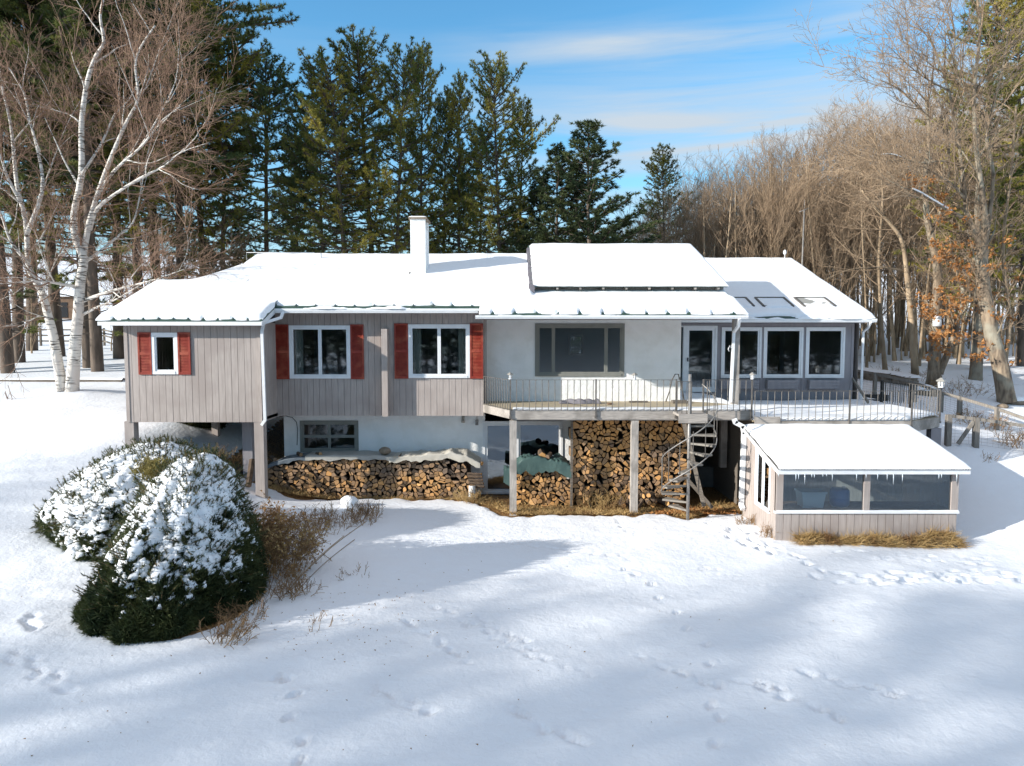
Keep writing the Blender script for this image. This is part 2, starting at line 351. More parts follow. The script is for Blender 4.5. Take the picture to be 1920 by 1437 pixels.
def build_ground():
    xs = [-16.5]; s = .065
    core = np.arange(-17, 17.01, .062)
    out = []; s = .07; x = 17.0
    while x < 420: s *= 1.09; x += s; out.append(x)
    xs = np.concatenate([-np.array(out[::-1]), core, np.array(out)])
    ys = [5.5]; s = .05
    while ys[-1] < 24: ys.append(ys[-1]+.045+.0022*(ys[-1]-5.5))
    s = .085
    while ys[-1] < 700: s *= 1.055; ys.append(ys[-1]+s)
    back = []; s = .06; y = 5.5
    while y > -260: s *= 1.15; y -= s; back.append(y)
    ys = np.array(back[::-1]+ys)
    X, Y = np.meshgrid(xs, ys, indexing='ij')
    Z = gz(X, Y)
    near = sstep(-2, 3, Y)*(1-sstep(30, 60, Y))
    Z += near*(fbm(X*.35, Y*.35, 1, 3)*.16+fbm(X*1.3, Y*1.3, 2, 3)*.045)
    Z += (fbm(X*6, Y*6, 4, 2)*.013+np.abs(fbm(X*1.1+Y*.5, Y*3.4, 6, 3))*.035)*near
    far = sstep(60, 200, Y); Z += far*fbm(X*.02, Y*.02, 7, 4)*8
    # footprints and tracks
    rng = random.Random(3)
    dips = []
    def dip(px, py, rx, ry, a, d, j=0):
        p = on_ground(px+rng.uniform(-j, j), py+rng.uniform(-j, j)*.5); dips.append((p.x, p.y, rx, ry, a, d))
    for (px, py) in ((519,1268),(537,1270),(548,1302),(543,1344),(568,1388),(556,1300),(561,1425)):
        dip(px, py, .07, .15, rng.uniform(-.4,.3), .10)
    for (px, py) in ((1172,1068),(1190,1078),(1222,1095),(1234,1120),(1270,1147),(1288,1180),(1325,1212),(1330,1247),(1347,1287),(1333,1323),(1350,1348),(1340,1395)):
        dip(px, py, .07, .14, -.4, .085)
    def trail(p0, p1, n, rx, d, w=5, chain=True):
        a0 = on_ground(*p0); a1 = on_ground(*p1); ang = math.atan2(-(a1.x-a0.x), (a1.y-a0.y))
        for i in range(n):
            t = (i+rng.uniform(-.3,.3))/n
            p = a0.lerp(a1, max(0, min(1, t)))
            dips.append((p.x+rng.uniform(-.12,.12)*w/5, p.y+rng.uniform(-.12,.12)*w/5, rx*rng.uniform(.7,1.3), rx*2.2*rng.uniform(.7,1.3), ang+rng.uniform(-.3,.3), d*rng.uniform(.5,1.3)))
    trail((820,1140),(1110,1275), 22, .06, .05); trail((880,1150),(1010,1215), 14, .06, .05); trail((700,1280),(830,1345), 9, .07, .06)
    trail((905,1010),(1200,1052), 26, .06, .045); trail((1310,1062),(1560,1130), 20, .05, .04); trail((1345,985),(1440,1040), 16, .09, .09, 12)
    trail((1390,990),(1540,1085), 18, .09, .07, 10); trail((1590,1088),(1915,1078), 60, .09, .07, 16); trail((1600,1042),(1900,1050), 20, .08, .05, 14)
    trail((1390,1275),(1570,1350), 10, .08, .06); trail((960,1335),(1110,1400), 8, .09, .06); trail((1500,1265),(1720,1310), 14, .07, .05)
    trail((30,1230),(140,1292), 9, .09, .06); trail((55,1180),(60,1150), 4, .1, .07); trail((760,1160),(880,1240), 12, .07, .05)
    trail((600,1075),(760,1180), 30, .04, .03, 60); trail((560,1100),(700,1230), 30, .04, .03, 60)
    trail((1200,1230),(1340,1290), 12, .06, .045); trail((1130,955),(1200,1010), 8, .07, .05)
    for cx, cy, rx, ry, a, d in dips:
        d *= .8; rx *= .66; ry *= .66
        R = 3*max(rx, ry)
        i0, i1 = np.searchsorted(xs, [cx-R, cx+R]); j0, j1 = np.searchsorted(ys, [cy-R, cy+R])
        if i1 <= i0 or j1 <= j0: continue
        dx = X[i0:i1, j0:j1]-cx; dy = Y[i0:i1, j0:j1]-cy
        u = (dx*math.cos(a)+dy*math.sin(a))/rx; v = (-dx*math.sin(a)+dy*math.cos(a))/ry
        q = u*u+v*v
        Z[i0:i1, j0:j1] += -d*np.exp(-q*q*.5)+d*.28*np.exp(-((np.sqrt(q)-1.6)/.45)**2)
    # mound at birch foot and hollows at shrubs
    Z += .12*np.exp(-(((X+16.6)/1.3)**2+((Y-27)/1.0)**2))
    yb = np.interp(X, bareY_x, bareY_y)+fbm(X*2.2, Y*1.1, 9, 3)*.9
    bare = sstep(-.22, .22, Y-yb)*sstep(-9.2, -8.6, X)*(1-sstep(7.0, 7.3, X))*(1-sstep(30, 31, Y))
    Z -= bare*.06
    # bare ring under the two snowy shrubs and leaf litter patches by the stone wall
    for (cx, cy, rx, ry) in ((-6.2,12.95,1.5,1.75),(-9.0,16.2,1.5,1.4)):
        bare = np.maximum(bare, 1-sstep(.85, 1.0, np.hypot((X-cx)/rx, (Y-cy)/ry)))
    wood = sstep(14, 17, X)*sstep(25.5, 28, Y)*(1-sstep(70, 90, Y))
    bare = np.maximum(bare, wood*(.26+.30*fbm(X*.8, Y*.8, 13, 3)*2))
    lw = (1-sstep(-13, -11, X))*sstep(20, 26, Y)*(1-sstep(60, 90, Y))
    bare = np.maximum(bare, lw*(.20+.25*fbm(X*.7, Y*.7, 15, 3)*2))
    nx, ny = X.shape
    me = bpy.data.meshes.new('snowy_ground')
    n = nx*ny; me.vertices.add(n)
    me.vertices.foreach_set('co', np.stack([X, Y, Z], -1).reshape(-1))
    I, J = np.meshgrid(np.arange(nx-1), np.arange(ny-1), indexing='ij')
    q = np.stack([I*ny+J, (I+1)*ny+J, (I+1)*ny+J+1, I*ny+J+1], -1).reshape(-1)
    nf = (nx-1)*(ny-1)
    me.loops.add(nf*4); me.loops.foreach_set('vertex_index', q)
    me.polygons.add(nf); me.polygons.foreach_set('loop_start', np.arange(nf)*4)
    me.update(calc_edges=True); me.validate()
    me.polygons.foreach_set('use_smooth', [True]*nf)
    at_ = me.attributes.new('bare', 'FLOAT', 'POINT'); at_.data.foreach_set('value', bare.reshape(-1))
    me.materials.append(M['ground'])
    o = bpy.data.objects.new('snowy_ground', me); COL.objects.link(o); o['kind'] = 'structure'
    return o
build_ground()
# ================================================================ THE HOUSE
def boards(mb, u0, u1, z0, z1, y, th, holes=(), w=.19, gap=.009, m=0, seed=1, side=False):
    """vertical boards facing the lawn (u = x, front face at y) or, with side=True, facing +-x (u = y, face at x = y)"""
    rng = random.Random(seed)
    a = u0
    while a < u1-.02:
        b = min(a+w, u1)
        j = rng.uniform(0, .005)
        cuts = sorted({a+gap/2, b-gap/2, *[c for h in holes for c in (h[0], h[1]) if a+gap/2 < c < b-gap/2]})
        for c0, c1 in zip(cuts[:-1], cuts[1:]):
            segs = [(z0, z1)]
            mid = (c0+c1)/2
            for h in holes:
                if h[0] < mid < h[1]:
                    ns = []
                    for s0, s1 in segs:
                        if h[2] > s0: ns.append((s0, min(s1, h[2])))
                        if h[3] < s1: ns.append((max(s0, h[3]), s1))
                    segs = [q for q in ns if q[1]-q[0] > .01]
            for s0, s1 in segs:
                if side: mb.box(y-(th if th > 0 else 0)+0, y-(th if th < 0 else 0), c0, c1, s0, s1, m) if False else mb.box(min(y, y+th)+j, max(y, y+th), c0, c1, s0, s1, m)
                else: mb.box(c0, c1, y+j, y+th, s0, s1, m)
        a = b
def wallpanel(mb, u0, u1, z0, z1, y, th, holes=(), m=0):
    us = sorted({u0, u1, *[c for h in holes for c in (h[0], h[1])]})
    for c0, c1 in zip(us[:-1], us[1:]):
        mid = (c0+c1)/2; segs = [(z0, z1)]
        for h in holes:
            if h[0] < mid < h[1]:
                ns = []
                for s0, s1 in segs:
                    if h[2] > s0: ns.append((s0, min(s1, h[2])))
                    if h[3] < s1: ns.append((max(s0, h[3]), s1))
                segs = [q for q in ns if q[1]-q[0] > .005]
        for s0, s1 in segs: mb.box(c0, c1, y, y+th, s0, s1, m)

house = thing('house', 'long grey and white ranch house with snowy roof, red shutters and white chimney', 'house')
E = .43
def zr(y): return E+.37*(y-20.0)
RX = 6.75
FLOOR = -2.5

def window(parent, x0, x1, z0, z1, y, cols, m, fw=.075, sash=.05, rows=None, glass='glass', proud=.03, curt=False, name='window', label=None, sm=None):
    """cols: relative widths of the lights; rows likewise"""
    mb = MB()
    mb.box(x0, x0+fw, y-proud, y+.07, z0, z1); mb.box(x1-fw, x1, y-proud, y+.07, z0, z1)
    mb.box(x0+fw, x1-fw, y-proud, y+.07, z1-fw, z1); mb.box(x0+fw, x1-fw, y-proud-.012, y+.07, z0, z0+fw)
    f = mb.build(name, m, parent)
    if label: f['label'] = label
    ix0, ix1, iz0, iz1 = x0+fw, x1-fw, z0+fw, z1-fw
    W = ix1-ix0; H = iz1-iz0; tc = sum(cols); rows = rows or [1]; tr = sum(rows)
    cx = ix0
    for c in cols:
        w = W*c/tc; cz = iz0
        for r in rows:
            h = H*r/tr
            s = MB(); ya = y-proud+.022; yb = y+.05
            s.box(cx+.002, cx+sash, ya, yb, cz, cz+h); s.box(cx+w-sash, cx+w-.002, ya, yb, cz, cz+h)
            s.box(cx+sash, cx+w-sash, ya, yb, cz, cz+sash); s.box(cx+sash, cx+w-sash, ya, yb, cz+h-sash, cz+h)
            s.build('sash', sm or m, f)
            p = MB(); p.box(cx+sash-.005, cx+w-sash+.005, y+.018, y+.024, cz+sash-.005, cz+h-sash+.005)
            p.build('pane', M[glass], f)
            cz += h
        cx += w
    if curt:
        for s in curt:
            c = MB(); n = 24
            xa = ix0+.03 if s < 0 else ix1-.03-curt_w
            P = np.zeros((n, 2, 3))
            for i in range(n):
                xx = xa+curt_w*i/(n-1)
                P[i, :, 0] = xx; P[i, :, 1] = y+.20+.03*math.sin(i*1.4); P[i, 0, 2] = z0; P[i, 1, 2] = z1
            c.grid(P); c.build('curtain', M['curtain'], f)
    return f
curt_w = .26

def shutter(parent, x0, x1, z0, z1, y):
    mb = MB(); t = .05; mid = z0+(z1-z0)*.5
    for a, b in ((x0, x0+t), (x1-t, x1)): mb.box(a, b, y-.035, y, z0, z1)
    for a, b in ((z0, z0+.07), (mid-.045, mid+.035), (z1-.06, z1)): mb.box(x0+t, x1-t, y-.032, y, a, b)
    for lo, hi in ((z0+.07, mid-.045), (mid+.035, z1-.06)):
        n = int((hi-lo)/.042)
        for i in range(n):
            z = lo+(hi-lo)*(i+.5)/n
            mb.add([(x0+t, y-.008, z+.022), (x1-t, y-.008, z+.022), (x1-t, y-.03, z-.018), (x0+t, y-.03, z-.018)], [(0,1,2,3)])
            mb.add([(x0+t, y-.03, z-.018), (x1-t, y-.03, z-.018), (x1-t, y-.024, z-.021), (x0+t, y-.024, z-.021)], [(0,1,2,3)])
    mb.box(x0+t, x1-t, y-.007, y-.001, z0+.07, z1-.06)
    return mb.build('shutter', M['red'], parent)

# ---- left wing (on posts)
WY = 20.35; WX0, WX1 = -11.10, -7.22
def X(px, D): return (px-960)/F*D
def Zat(py, D): return at(960, py, D).z
wz0, wz1 = Zat(792, WY), .36
mw = MB()
hx0, hx1, hz0, hz1 = at(285,660,WY).x, at(334,660,WY).x, Zat(702, WY), Zat(624, WY)
boards(mw, WX0, WX1, wz0, wz1, WY, .03, [(hx0, hx1, hz0, hz1)], seed=3)
mw2 = MB(); wallpanel(mw2, WX0+.02, WX1-.02, wz0+.02, wz1, WY+.031, .10, [(hx0, hx1, hz0, hz1)])
boards(mw, WY+.03, 23.3, wz0, wz1, WX0, .03, seed=5, side=True)
boards(mw, WY+.03, 21.75, wz0, wz1, WX1-.03, .03, seed=6, side=True)
mw.box(WX0-.012, WX0+.09, WY-.015, WY-.002, wz0, wz1); mw.box(WX1-.09, WX1+.012, WY-.015, WY-.002, wz0, wz1)
mw.box(WX0, WX1, 26.2, 26.35, wz0, wz1)
# gable end in the wing
mw.box(WX0+.02, WX0+.05, 23.3, 26.2, wz0, wz1)
mw.prism([(0,0)], 0, 0) if False else None
mw.build('wing_wall', M['siding'], house)
mw2.box(WX0+.03, WX1, WY+.13, 26.2, wz0-.001+.03, wz0+.12)
mw2.build('wing_floor', M['dark'], house)
window(house, hx0, hx1, hz0, hz1, WY, [1], M['white'], fw=.085, sash=.045, name='window')
sz0, sz1 = hz0-.01, hz1+.01
shutter(house, X(260,WY), hx0-.005, sz0, sz1, WY-.004)
shutter(house, hx1+.005, X(358,WY), sz0, sz1, WY-.004)
# posts under the wing
def wpost(px, D, w, name='post', m='siding', x=None):
    x = X(px, D) if x is None else x; b = MB(); gzv = g(x, D)
    b.box(x-w/2, x+w/2, D-w/2, D+w/2, gzv-.25, wz0+.02); return b.build(name, M[m], house)
wpost(242, 20.5, .27); wpost(485, 20.5, .27); wpost(401, 23.0, .2); wpost(463, 21.6, .30, m='siding2')

# ---- main bedroom block
MY = 21.75; MX0, MX1 = -7.25, -.87
mz0, mz1 = Zat(780, MY), .80
W1 = (X(543,MY), X(657.5,MY), Zat(710,MY), Zat(610.5,MY))
W2 = (X(766,MY), X(881,MY), Zat(709,MY), Zat(608.5,MY))
mb = MB(); boards(mb, MX0+.0, MX1, mz0, mz1, MY, .03, [W1, W2], seed=9)
boards(mb, MY+.03, 22.7, mz0, mz1, MX1-.03, .03, seed=4, side=True)
mb.build('bedroom_wall', M['siding'], house)
mb = MB(); wallpanel(mb, MX0, MX1-.03, mz0+.01, mz1, MY+.032, .10, [W1, W2]); mb.box(MX0, MX1-.03, MY+.14, 26, mz0+.01, mz0+.1)
mb.box(-4.2, -4.1, MY+.14, 26, mz0+.1, mz1); mb.box(MX0, MX1-.03, 26, 26.1, mz0+.1, mz1+1.5)
mb.box(WX0+.03, MX1-.03, 22.7, 26, mz1-.2, mz1-.1)
mb.build('bedroom_lining', M['room'], house)
for W in (W1, W2): window(house, *W, MY, [1, 1], M['white'], fw=.075, sash=.05, curt=(-1, 1) if W is W2 else (-1,))
shutter(house, X(516.5,MY), W1[0]-.005, W1[2]-.02, W1[3]+.03, MY-.004); shutter(house, W1[1]+.005, X(682.5,MY), W1[2]-.02, W1[3]+.03, MY-.004)
shutter(house, X(740,MY), W2[0]-.005, W2[2]-.02, W2[3]+.03, MY-.004); shutter(house, W2[1]+.005, X(906,MY), W2[2]-.02, W2[3]+.03, MY-.004)
b = MB(); b.box(X(715,21.4), X(726,21.4), 21.42, 21.745, Zat(781,21.5), Zat(617,21.5)); b.build('pilaster', M['siding'], house)
# cantilever underside
# ---- stucco walls
SY = 22.7; SX1 = 5.40
PW = (X(1003,SY), X(1170.5,SY), Zat(706,SY), Zat(607,SY))
DW = (X(905,SY), X(1056,SY), Zat(926,SY), Zat(790,SY))
BW = (X(560,SY), X(670,SY), Zat(848,SY), Zat(789,SY))
mb = MB()
wallpanel(mb, MX1-.03, SX1, -2.14, 1.35, SY, .2, [PW])
wallpanel(mb, MX0-.1, MX1, -5.4, mz0+.2, SY, .2, [DW, BW])
mb2 = MB()
wallpanel(mb, MX1, SX1, -5.4, -2.36, SY, .2, [(MX1, DW[1], DW[2], DW[3])])
mb.box(SX1-.2, SX1, SY+.2, 25.2, -5.4, -2.36); mb.box(SX1-.2, SX1, SY+.2, 31, -2.14, 1.35)
mb.build('stucco_wall', M['stucco'], house)
mb2.box(MX1, SX1, SY, 27, -2.36, -2.14); mb2.box(MX0, SX1, 26.1, 26.3, -5.4, -2.5)
mb2.box(MX1+.0, MX1+.1, SY+.2, 31, -2.14, 1.3)     # partition
mb2.box(MX0, SX1, 26.0, 26.1, -5.4, -2.7); mb2.box(MX0-.1, MX0, SY+.2, 26, -5.4, -2.5)
mb2.box(MX0, SX1-.2, SY+.21, 26, -5.25, -5.15)
BH = (2.35, 2.95, -.85, 0)
wallpanel(mb2, MX1+.1, SX1-.2, -2.14, 2.6, 29.5, .15, [BH, (4.72,5.18,-1.9,1.2), (-.7,.78,-1.9,1.2)])  # two side openings added out of view to let daylight into the room
mb2.box(MX1+.1, SX1-.2, SY+.21, 29.5, 1.36, 1.46)
mb2.build('room_lining', M['room'], house)
window(house, *PW, SY, [.62, 2.1, .62], M['grey_trim'], fw=.09, sash=.055, glass='glass_pic', label='wide grey-framed picture window in the stucco wall')
window(house, *BH, 29.5, [1], M['white'], fw=.05, sash=.03, proud=.0)
window(house, *BW, SY, [1, 1], M['grey_trim'], fw=.085, sash=.045, rows=[1, 1], glass='glass', label='low grey-framed basement window behind the firewood')
window(house, DW[0], DW[0]+(DW[1]-DW[0])*.42, DW[2], DW[3], SY, [1], M['grey_trim'] if False else M['white'], fw=.07, sash=.08, glass='glass2', name='patio_door')
window(house, DW[0]+(DW[1]-DW[0])*.42, DW[1], DW[2], DW[3], SY, [1], M['white'], fw=.07, sash=.06, glass='glass2', name='patio_door')
b = MB(); b.tube([(X(868,SY), SY-.02, Zat(781,SY)), (X(868,SY), SY-.06, Zat(786,SY))], [.05,.035], 10); b.tube([(X(868,SY), SY-.08, Zat(785,SY)),(X(868,SY), SY-.08, Zat(792,SY))], [.03,.06], 12)
b.build('outdoor_light', M['lamp'], house)
b = MB(); b.box(X(891,SY), X(896.5,SY), SY-.09, SY-.002, Zat(797,SY), Zat(788,SY)); b.tube([(X(894,SY), SY-.04, Zat(788,SY)), (X(894,SY), SY-.04, Zat(781,SY))], .012, 6); b.build('electric_box', M['steel'], house)
b = MB(); pts = [at(x, y, SY-.05) for x, y in ((500,788),(515,783),(535,780),(548,783),(556,792),(558,806),(557,835))]; b.tube(pts, .012, 5); b.build('cable', M['black'], house)

# ---- sunroom
UY = 25.2; UX0, UX1 = SX1, X(1599, 25.2)
LOW = -2.42
uz1 = .58
sw = []
for a, b_ in ((1352,1427),(1431,1505),(1510,1583)): sw.append((X(a,UY), X(b_,UY), Zat(709,UY), Zat(614,UY)))
DD = (X(1270,UY), X(1344,UY), Zat(735,UY), Zat(611,UY))
mb = MB()
boards(mb, UX0, UX1, LOW-.6, uz1, UY, .03, sw+[DD], w=1.22, gap=.006, seed=12)
mb.box(UX1-.07, UX1+.012, UY-.02, UY-.002, LOW-.3, uz1)
for a in (1347.5, 1428.6, 1507): mb.box(X(a,UY)-.05, X(a,UY)+.03, UY-.016, UY-.002, Zat(735,UY), uz1)
mb.box(UX1-.03, UX1, UY+.03, 31.5, LOW-.6, uz1)
mb.box(UX0, UX1-.03, UY-.014, UY-.002, Zat(612,UY)+.02, Zat(606,UY))
mb.build('sunroom_wall', M['siding2'], house)
mb = MB(); wallpanel(mb, UX0, UX1-.03, LOW-.6, uz1, UY+.032, .1, sw+[DD]); mb.box(UX0, UX1-.03, UY+.14, 31.4, LOW+.05, LOW+.12); wallpanel(mb, UX0, UX1-.03, LOW+.1, 2.8, 31.5, .1, [(10.2,11.3,-1.6,0),(11.45,11.9,-1.6,0)])
mb.box(UX0, UX0+.05, UY+.14, 31.5, LOW+.1, .6)
mb.build('sunroom_lining', M['room'], house)
for W in sw: window(house, *W, UY, [1], M['white'], fw=.07, sash=.06)
d = window(house, DD[0], DD[0]+(DD[1]-DD[0])*.17, DD[2], DD[3], UY, [1], M['white'], fw=.03, sash=.02, name='glass_door')
d = window(house, DD[0]+(DD[1]-DD[0])*.17, DD[1], DD[2], DD[3], UY, [1], M['white'], fw=.07, sash=.10, name='glass_door')
b = MB(); hx = DD[0]+(DD[1]-DD[0])*.17+.12; b.box(hx-.02, hx+.02, UY-.07, UY-.035, Zat(678,UY), Zat(671,UY)); b.build('handle', M['black'], d)
for a, c in ((1352,1424),(1440,1497),(1519,1575)):
    b = MB(); x0, x1 = X(a,24.95), X(c,24.95)
    z0, z1 = Zat(729,24.95), Zat(713,24.95)
    for k in range(3):
        zz = z0+(z1-z0)*k/3; b.box(x0, x1, 24.93-.012*k, 24.955, zz+.004, zz+(z1-z0)/3-.004)
    b.box(x0, x0+.02, 24.955, UY-.03, z0, z1); b.box(x1-.02, x1, 24.955, UY-.03, z0, z1); b.box(x0, x1, 24.955, UY-.03, z0-.02, z0)
    b.build('flower_box', M['siding2'], house)

# ---- roof slabs with standing ribs
def roof_slab(x0, x1, y0, y1, zf, name='roof', parent=house, back=None, ribs=.6, m='green', th=.06, rib0=0):
    b = MB()
    prof = [(y0, zf(y0)), (y1, zf(y1))]
    if back: prof.append(back)
    for (ya, za), (yb, zb) in zip(prof[:-1], prof[1:]):
        b.add([(x0,ya,za-th),(x1,ya,za-th),(x1,yb,zb-th),(x0,yb,zb-th),(x0,ya,za),(x1,ya,za),(x1,yb,zb),(x0,yb,zb)],
              [(0,3,2,1),(4,5,6,7),(0,1,5,4),(1,2,6,5),(2,3,7,6),(3,0,4,7)])
    if ribs:
        x = x0+rib0+.02
        while x < x1:
            ya, za = y0-.012, zf(y0); yb = y0+.6; zb = zf(yb)
            w = .03; h = .042
            vs = [(x-w,ya,za-.01),(x+w,ya,za-.01),(x,ya,za+h),(x-w,yb,zb),(x+w,yb,zb),(x,yb,zb+h)]
            b.add(vs, [(0,1,2),(0,2,5,3),(1,4,5,2),(3,5,4)])
            x += ribs
    return b.build(name, M[m], parent)

rw = roof_slab(-11.65, -7.02, 20.0, 23.3, zr, back=(26.6, .43), ribs=.42)
rm = roof_slab(-9.4, -.93, 21.1, 26.6, zr, back=(32.5, .7), ribs=.60) if False else None
# bedroom roof: front part between wing and dining roof, and the slope behind the wing ridge
rm1 = roof_slab(-7.016, -.93, 21.1, 26.6, zr, back=(32.5, .7), ribs=.58)
rm2 = roof_slab(-9.4, -7.02, 23.304, 26.6, zr, back=(32.5, .7), ribs=0)
rd = roof_slab(-.926, RX, 20.5, 26.6, zr, back=(32.5, .7), ribs=.63, rib0=.35)
def zp(y): return 1.56+.385*(y-22.35)
rp = roof_slab(X(997,22.3)-.02, RX-.02, 22.3, 27.0, zp, back=(27.2, 3.0), ribs=0)
def zs(y): return .60+.37*(y-24.6)
rs = roof_slab(5.42, 12.5, 24.6, 31.9, zs, back=(38, 1), ribs=0)
# gable infill walls, rafters under raised roof
b = MB(); b.add([(RX-.3,22.7,zr(22.7)-.07),(RX-.3,26.6,zr(26.6)-.07),(RX-.3,31,1.0),(RX-.3,22.7,.5)],[(0,1,2,3)]); b.build('gable', M['siding'], house)
b = MB(); b.add([(12.3,25.2,uz1),(12.3,31.9,zs(31.9)-.07),(12.3,37.8,1.0),(12.3,37.8,-2.5),(12.3,25.2,-2.5)],[(0,1,2,3,4)]); b.build('gable', M['siding'], house)
b = MB(); b.add([(-9.2,23.3,-2.3),(-9.2,23.3,zr(23.3)-.07),(-9.2,26.6,zr(26.6)-.07),(-9.2,32,.8),(-9.2,32,-2.3)],[(0,1,2,3,4)]); b.build('gable', M['siding'], house)
b = MB(); b.add([(WX0+.02,20.4,.3),(WX0+.02,23.3,zr(23.3)-.07),(WX0+.02,26.3,.3)],[(0,1,2)]); b.build('gable', M['siding'], house)

b = MB(); x = X(1000,22.3)
b.box(X(997,22.4), RX-.05, 22.62, 22.66, zr(22.62), zp(22.62)-.062)
for i in range(9): b.box(x+.72*i, x+.72*i+.06, 22.32, 22.62, zr(22.4)+.10, zp(22.35)-.062)
b.build('clerestory', M['weathered'], house)
b = MB()   # flashing strip, left side of raised roof
P = []
for i in range(30):
    y = 22.2+(26.7-22.2)*i/29
    P.append((y, zr(y)))
rng = random.Random(2)
for (ya, za), (yb, zb) in zip(P[:-1], P[1:]):
    xx = X(995,ya)*1.0
    b.box(.545+rng.uniform(-.02,.02), .70, ya, yb, za+.0, zp(ya)+.03+rng.uniform(0,.03))
b.build('shingled_cheek', M['cloth'], rp)

# ---- snow sheets
def snow_sheet(name, parent, x0, x1, yf, yb, zf, T=.13, L=1, Rr=1, Bk=1, nx=None, ny=46, r=.16, xr=None, bump=.02, seed=0, backslope=None, fj=.03, Ly=99, Ry=99, rip=0, thin=0):
    nx = nx or int((x1-x0)/.045)
    xs = np.linspace(x0, x1, nx); t = np.linspace(0, 1, ny)**2.0
    Y0 = np.array([yf(x) if callable(yf) else yf for x in xs])
    Y0 = Y0+fbm(xs*2.3, xs*0+seed, seed, 3)*fj*2
    if callable(yb): Y1 = np.array([yb(x) for x in xs])
    else: Y1 = np.full(nx, yb)
    XX = np.repeat(xs[:, None], ny, 1); YY = Y0[:, None]+(Y1-Y0)[:, None]*t[None]
    def pf(d): 
        q = np.clip(d/r, 0, 1); return np.sqrt(np.clip(1-(1-q)**2, 0, 1))
    th = pf(YY-Y0[:, None])
    if Bk: th = th*pf(Y1[:, None]-YY)
    if L: th = th*pf(np.where(YY > Ly, 9, 0)+XX-x0+fbm(YY*2, YY*0, 3, 2)*.05)
    if Rr: th = th*pf(np.where(YY > Ry, 9, 0)+x1-XX+fbm(YY*2, YY*0, 4, 2)*.05)
    ZZ = zf(YY)+.006+(.003*rip*th*np.cos((XX-x0)*2*PI/.68+.8*YY))+th*T*(1+fbm(XX*1.1, YY*1.1, seed+2, 3)*.35)+fbm(XX*.5, YY*.5, seed+5, 2)*bump*th*3+fbm(XX*3.2, YY*3.2, seed+15, 4)*.022*th
    if thin: ZZ = ZZ-thin*(1-sstep(.2, 1.0, np.abs(YY-22.5)))*sstep(.55, .7, XX)
    ZZ = np.where(YY < Y0[:, None]+.012, zf(YY)-.02, ZZ)
    b = MB(); b.grid(np.stack([XX, YY, ZZ], -1))
    if backslope:
        yb2, zb2 = backslope
        n2 = 8; tt = np.linspace(0, 1, n2)
        X2 = np.repeat(xs[:, None], n2, 1); Y2 = Y1[:, None]+(yb2-Y1)[:, None]*tt[None]
        z0 = ZZ[:, -1][:, None]; Z2 = z0+(zb2+T-z0)*tt[None]
        b.grid(np.stack([X2, Y2, Z2], -1))
    return b.build(name, M['snow'], parent)
def scallop(y0, sp, x0, depth=.16, w=.05, base=-.05):
    def f(x):
        q = (x-x0)/sp+.5; k = math.floor(q); d = (q-k-.5)*sp
        r = random.Random(int(k)*31+int(y0*10)); dd = depth*r.uniform(.25, 1.15); ww = w*r.uniform(.6, 1.5)
        return y0+base+dd*math.exp(-((d-r.uniform(-.03,.03))/ww)**2)+.03*math.sin(x*3.1)*math.sin(x*1.3+1)+float(fbm(x*5, 3, 2, 2))*.04
    return f
# verge fillet where the wing ridge runs into the higher bedroom roof
snow_sheet('snow_cover', rw, -11.68, -7.0, scallop(20.0, .42, -11.63, .045, .04, .0), 23.3, zr, T=.13, Rr=1, Ry=21.05, Bk=0, seed=1, backslope=(26.6, .45))
snow_sheet('snow_cover', rm1, -7.03, -.9, scallop(21.1, .58, -6.996, .05, .04, .05), 26.6, zr, T=.13, L=0, Rr=0, Bk=0, seed=1, backslope=(32.5, .7))
snow_sheet('snow_cover', rm2, -9.45, -7.02, 23.0, 26.6, zr, T=.13, L=1, Ly=0, Rr=0, Bk=0, seed=1, backslope=(32.5, .7))
snow_sheet('snow_cover', rd, -.95, RX+.04, scallop(20.5, .63, -.556, .11, .04, -.02), 26.6, zr, T=.125, L=1, thin=.10, Ly=21.12, Rr=1, Bk=0, seed=1, backslope=(32.5, .7), r=.13)
snow_sheet('snow_cover', rp, .66, RX+.0, 22.27, 27.0, zp, T=.12, seed=8, nx=120, r=.14)
def sfront(x): return 24.58 if x > 7.3 else 24.8
snow_sheet('snow_cover', rs, 5.4, 12.54, lambda x: 24.62+.12*max(0, math.sin(x*2.2))*(x < 9.7)+(-.06 if x > 9.8 else 0), 31.9, zs, T=.12, seed=4, L=0, Bk=0, backslope=(38, 1))
# drift easing the step at the wing ridge
b = MB(); nx, ny = 40, 30; P = np.zeros((nx, ny, 3))
for i in range(nx):
    for j in range(ny):
        x = -11.2+2.6*i/(nx-1); y = 22.9+2.6*j/(ny-1)
        # smooth blend from wing ridge level up the slope
        k = float(sstep(-11.0, -9.2, x)); lim = 23.3+2.2*k**1.8
        yy = 23.1+(lim-23.1)*j/(ny-1)
        P[i, j] = (x, yy, zr(yy)+.125+.012-(.14 if j == ny-1 else 0))
b.grid(P)
b.build('snow_drift', M['snow'], rm2)

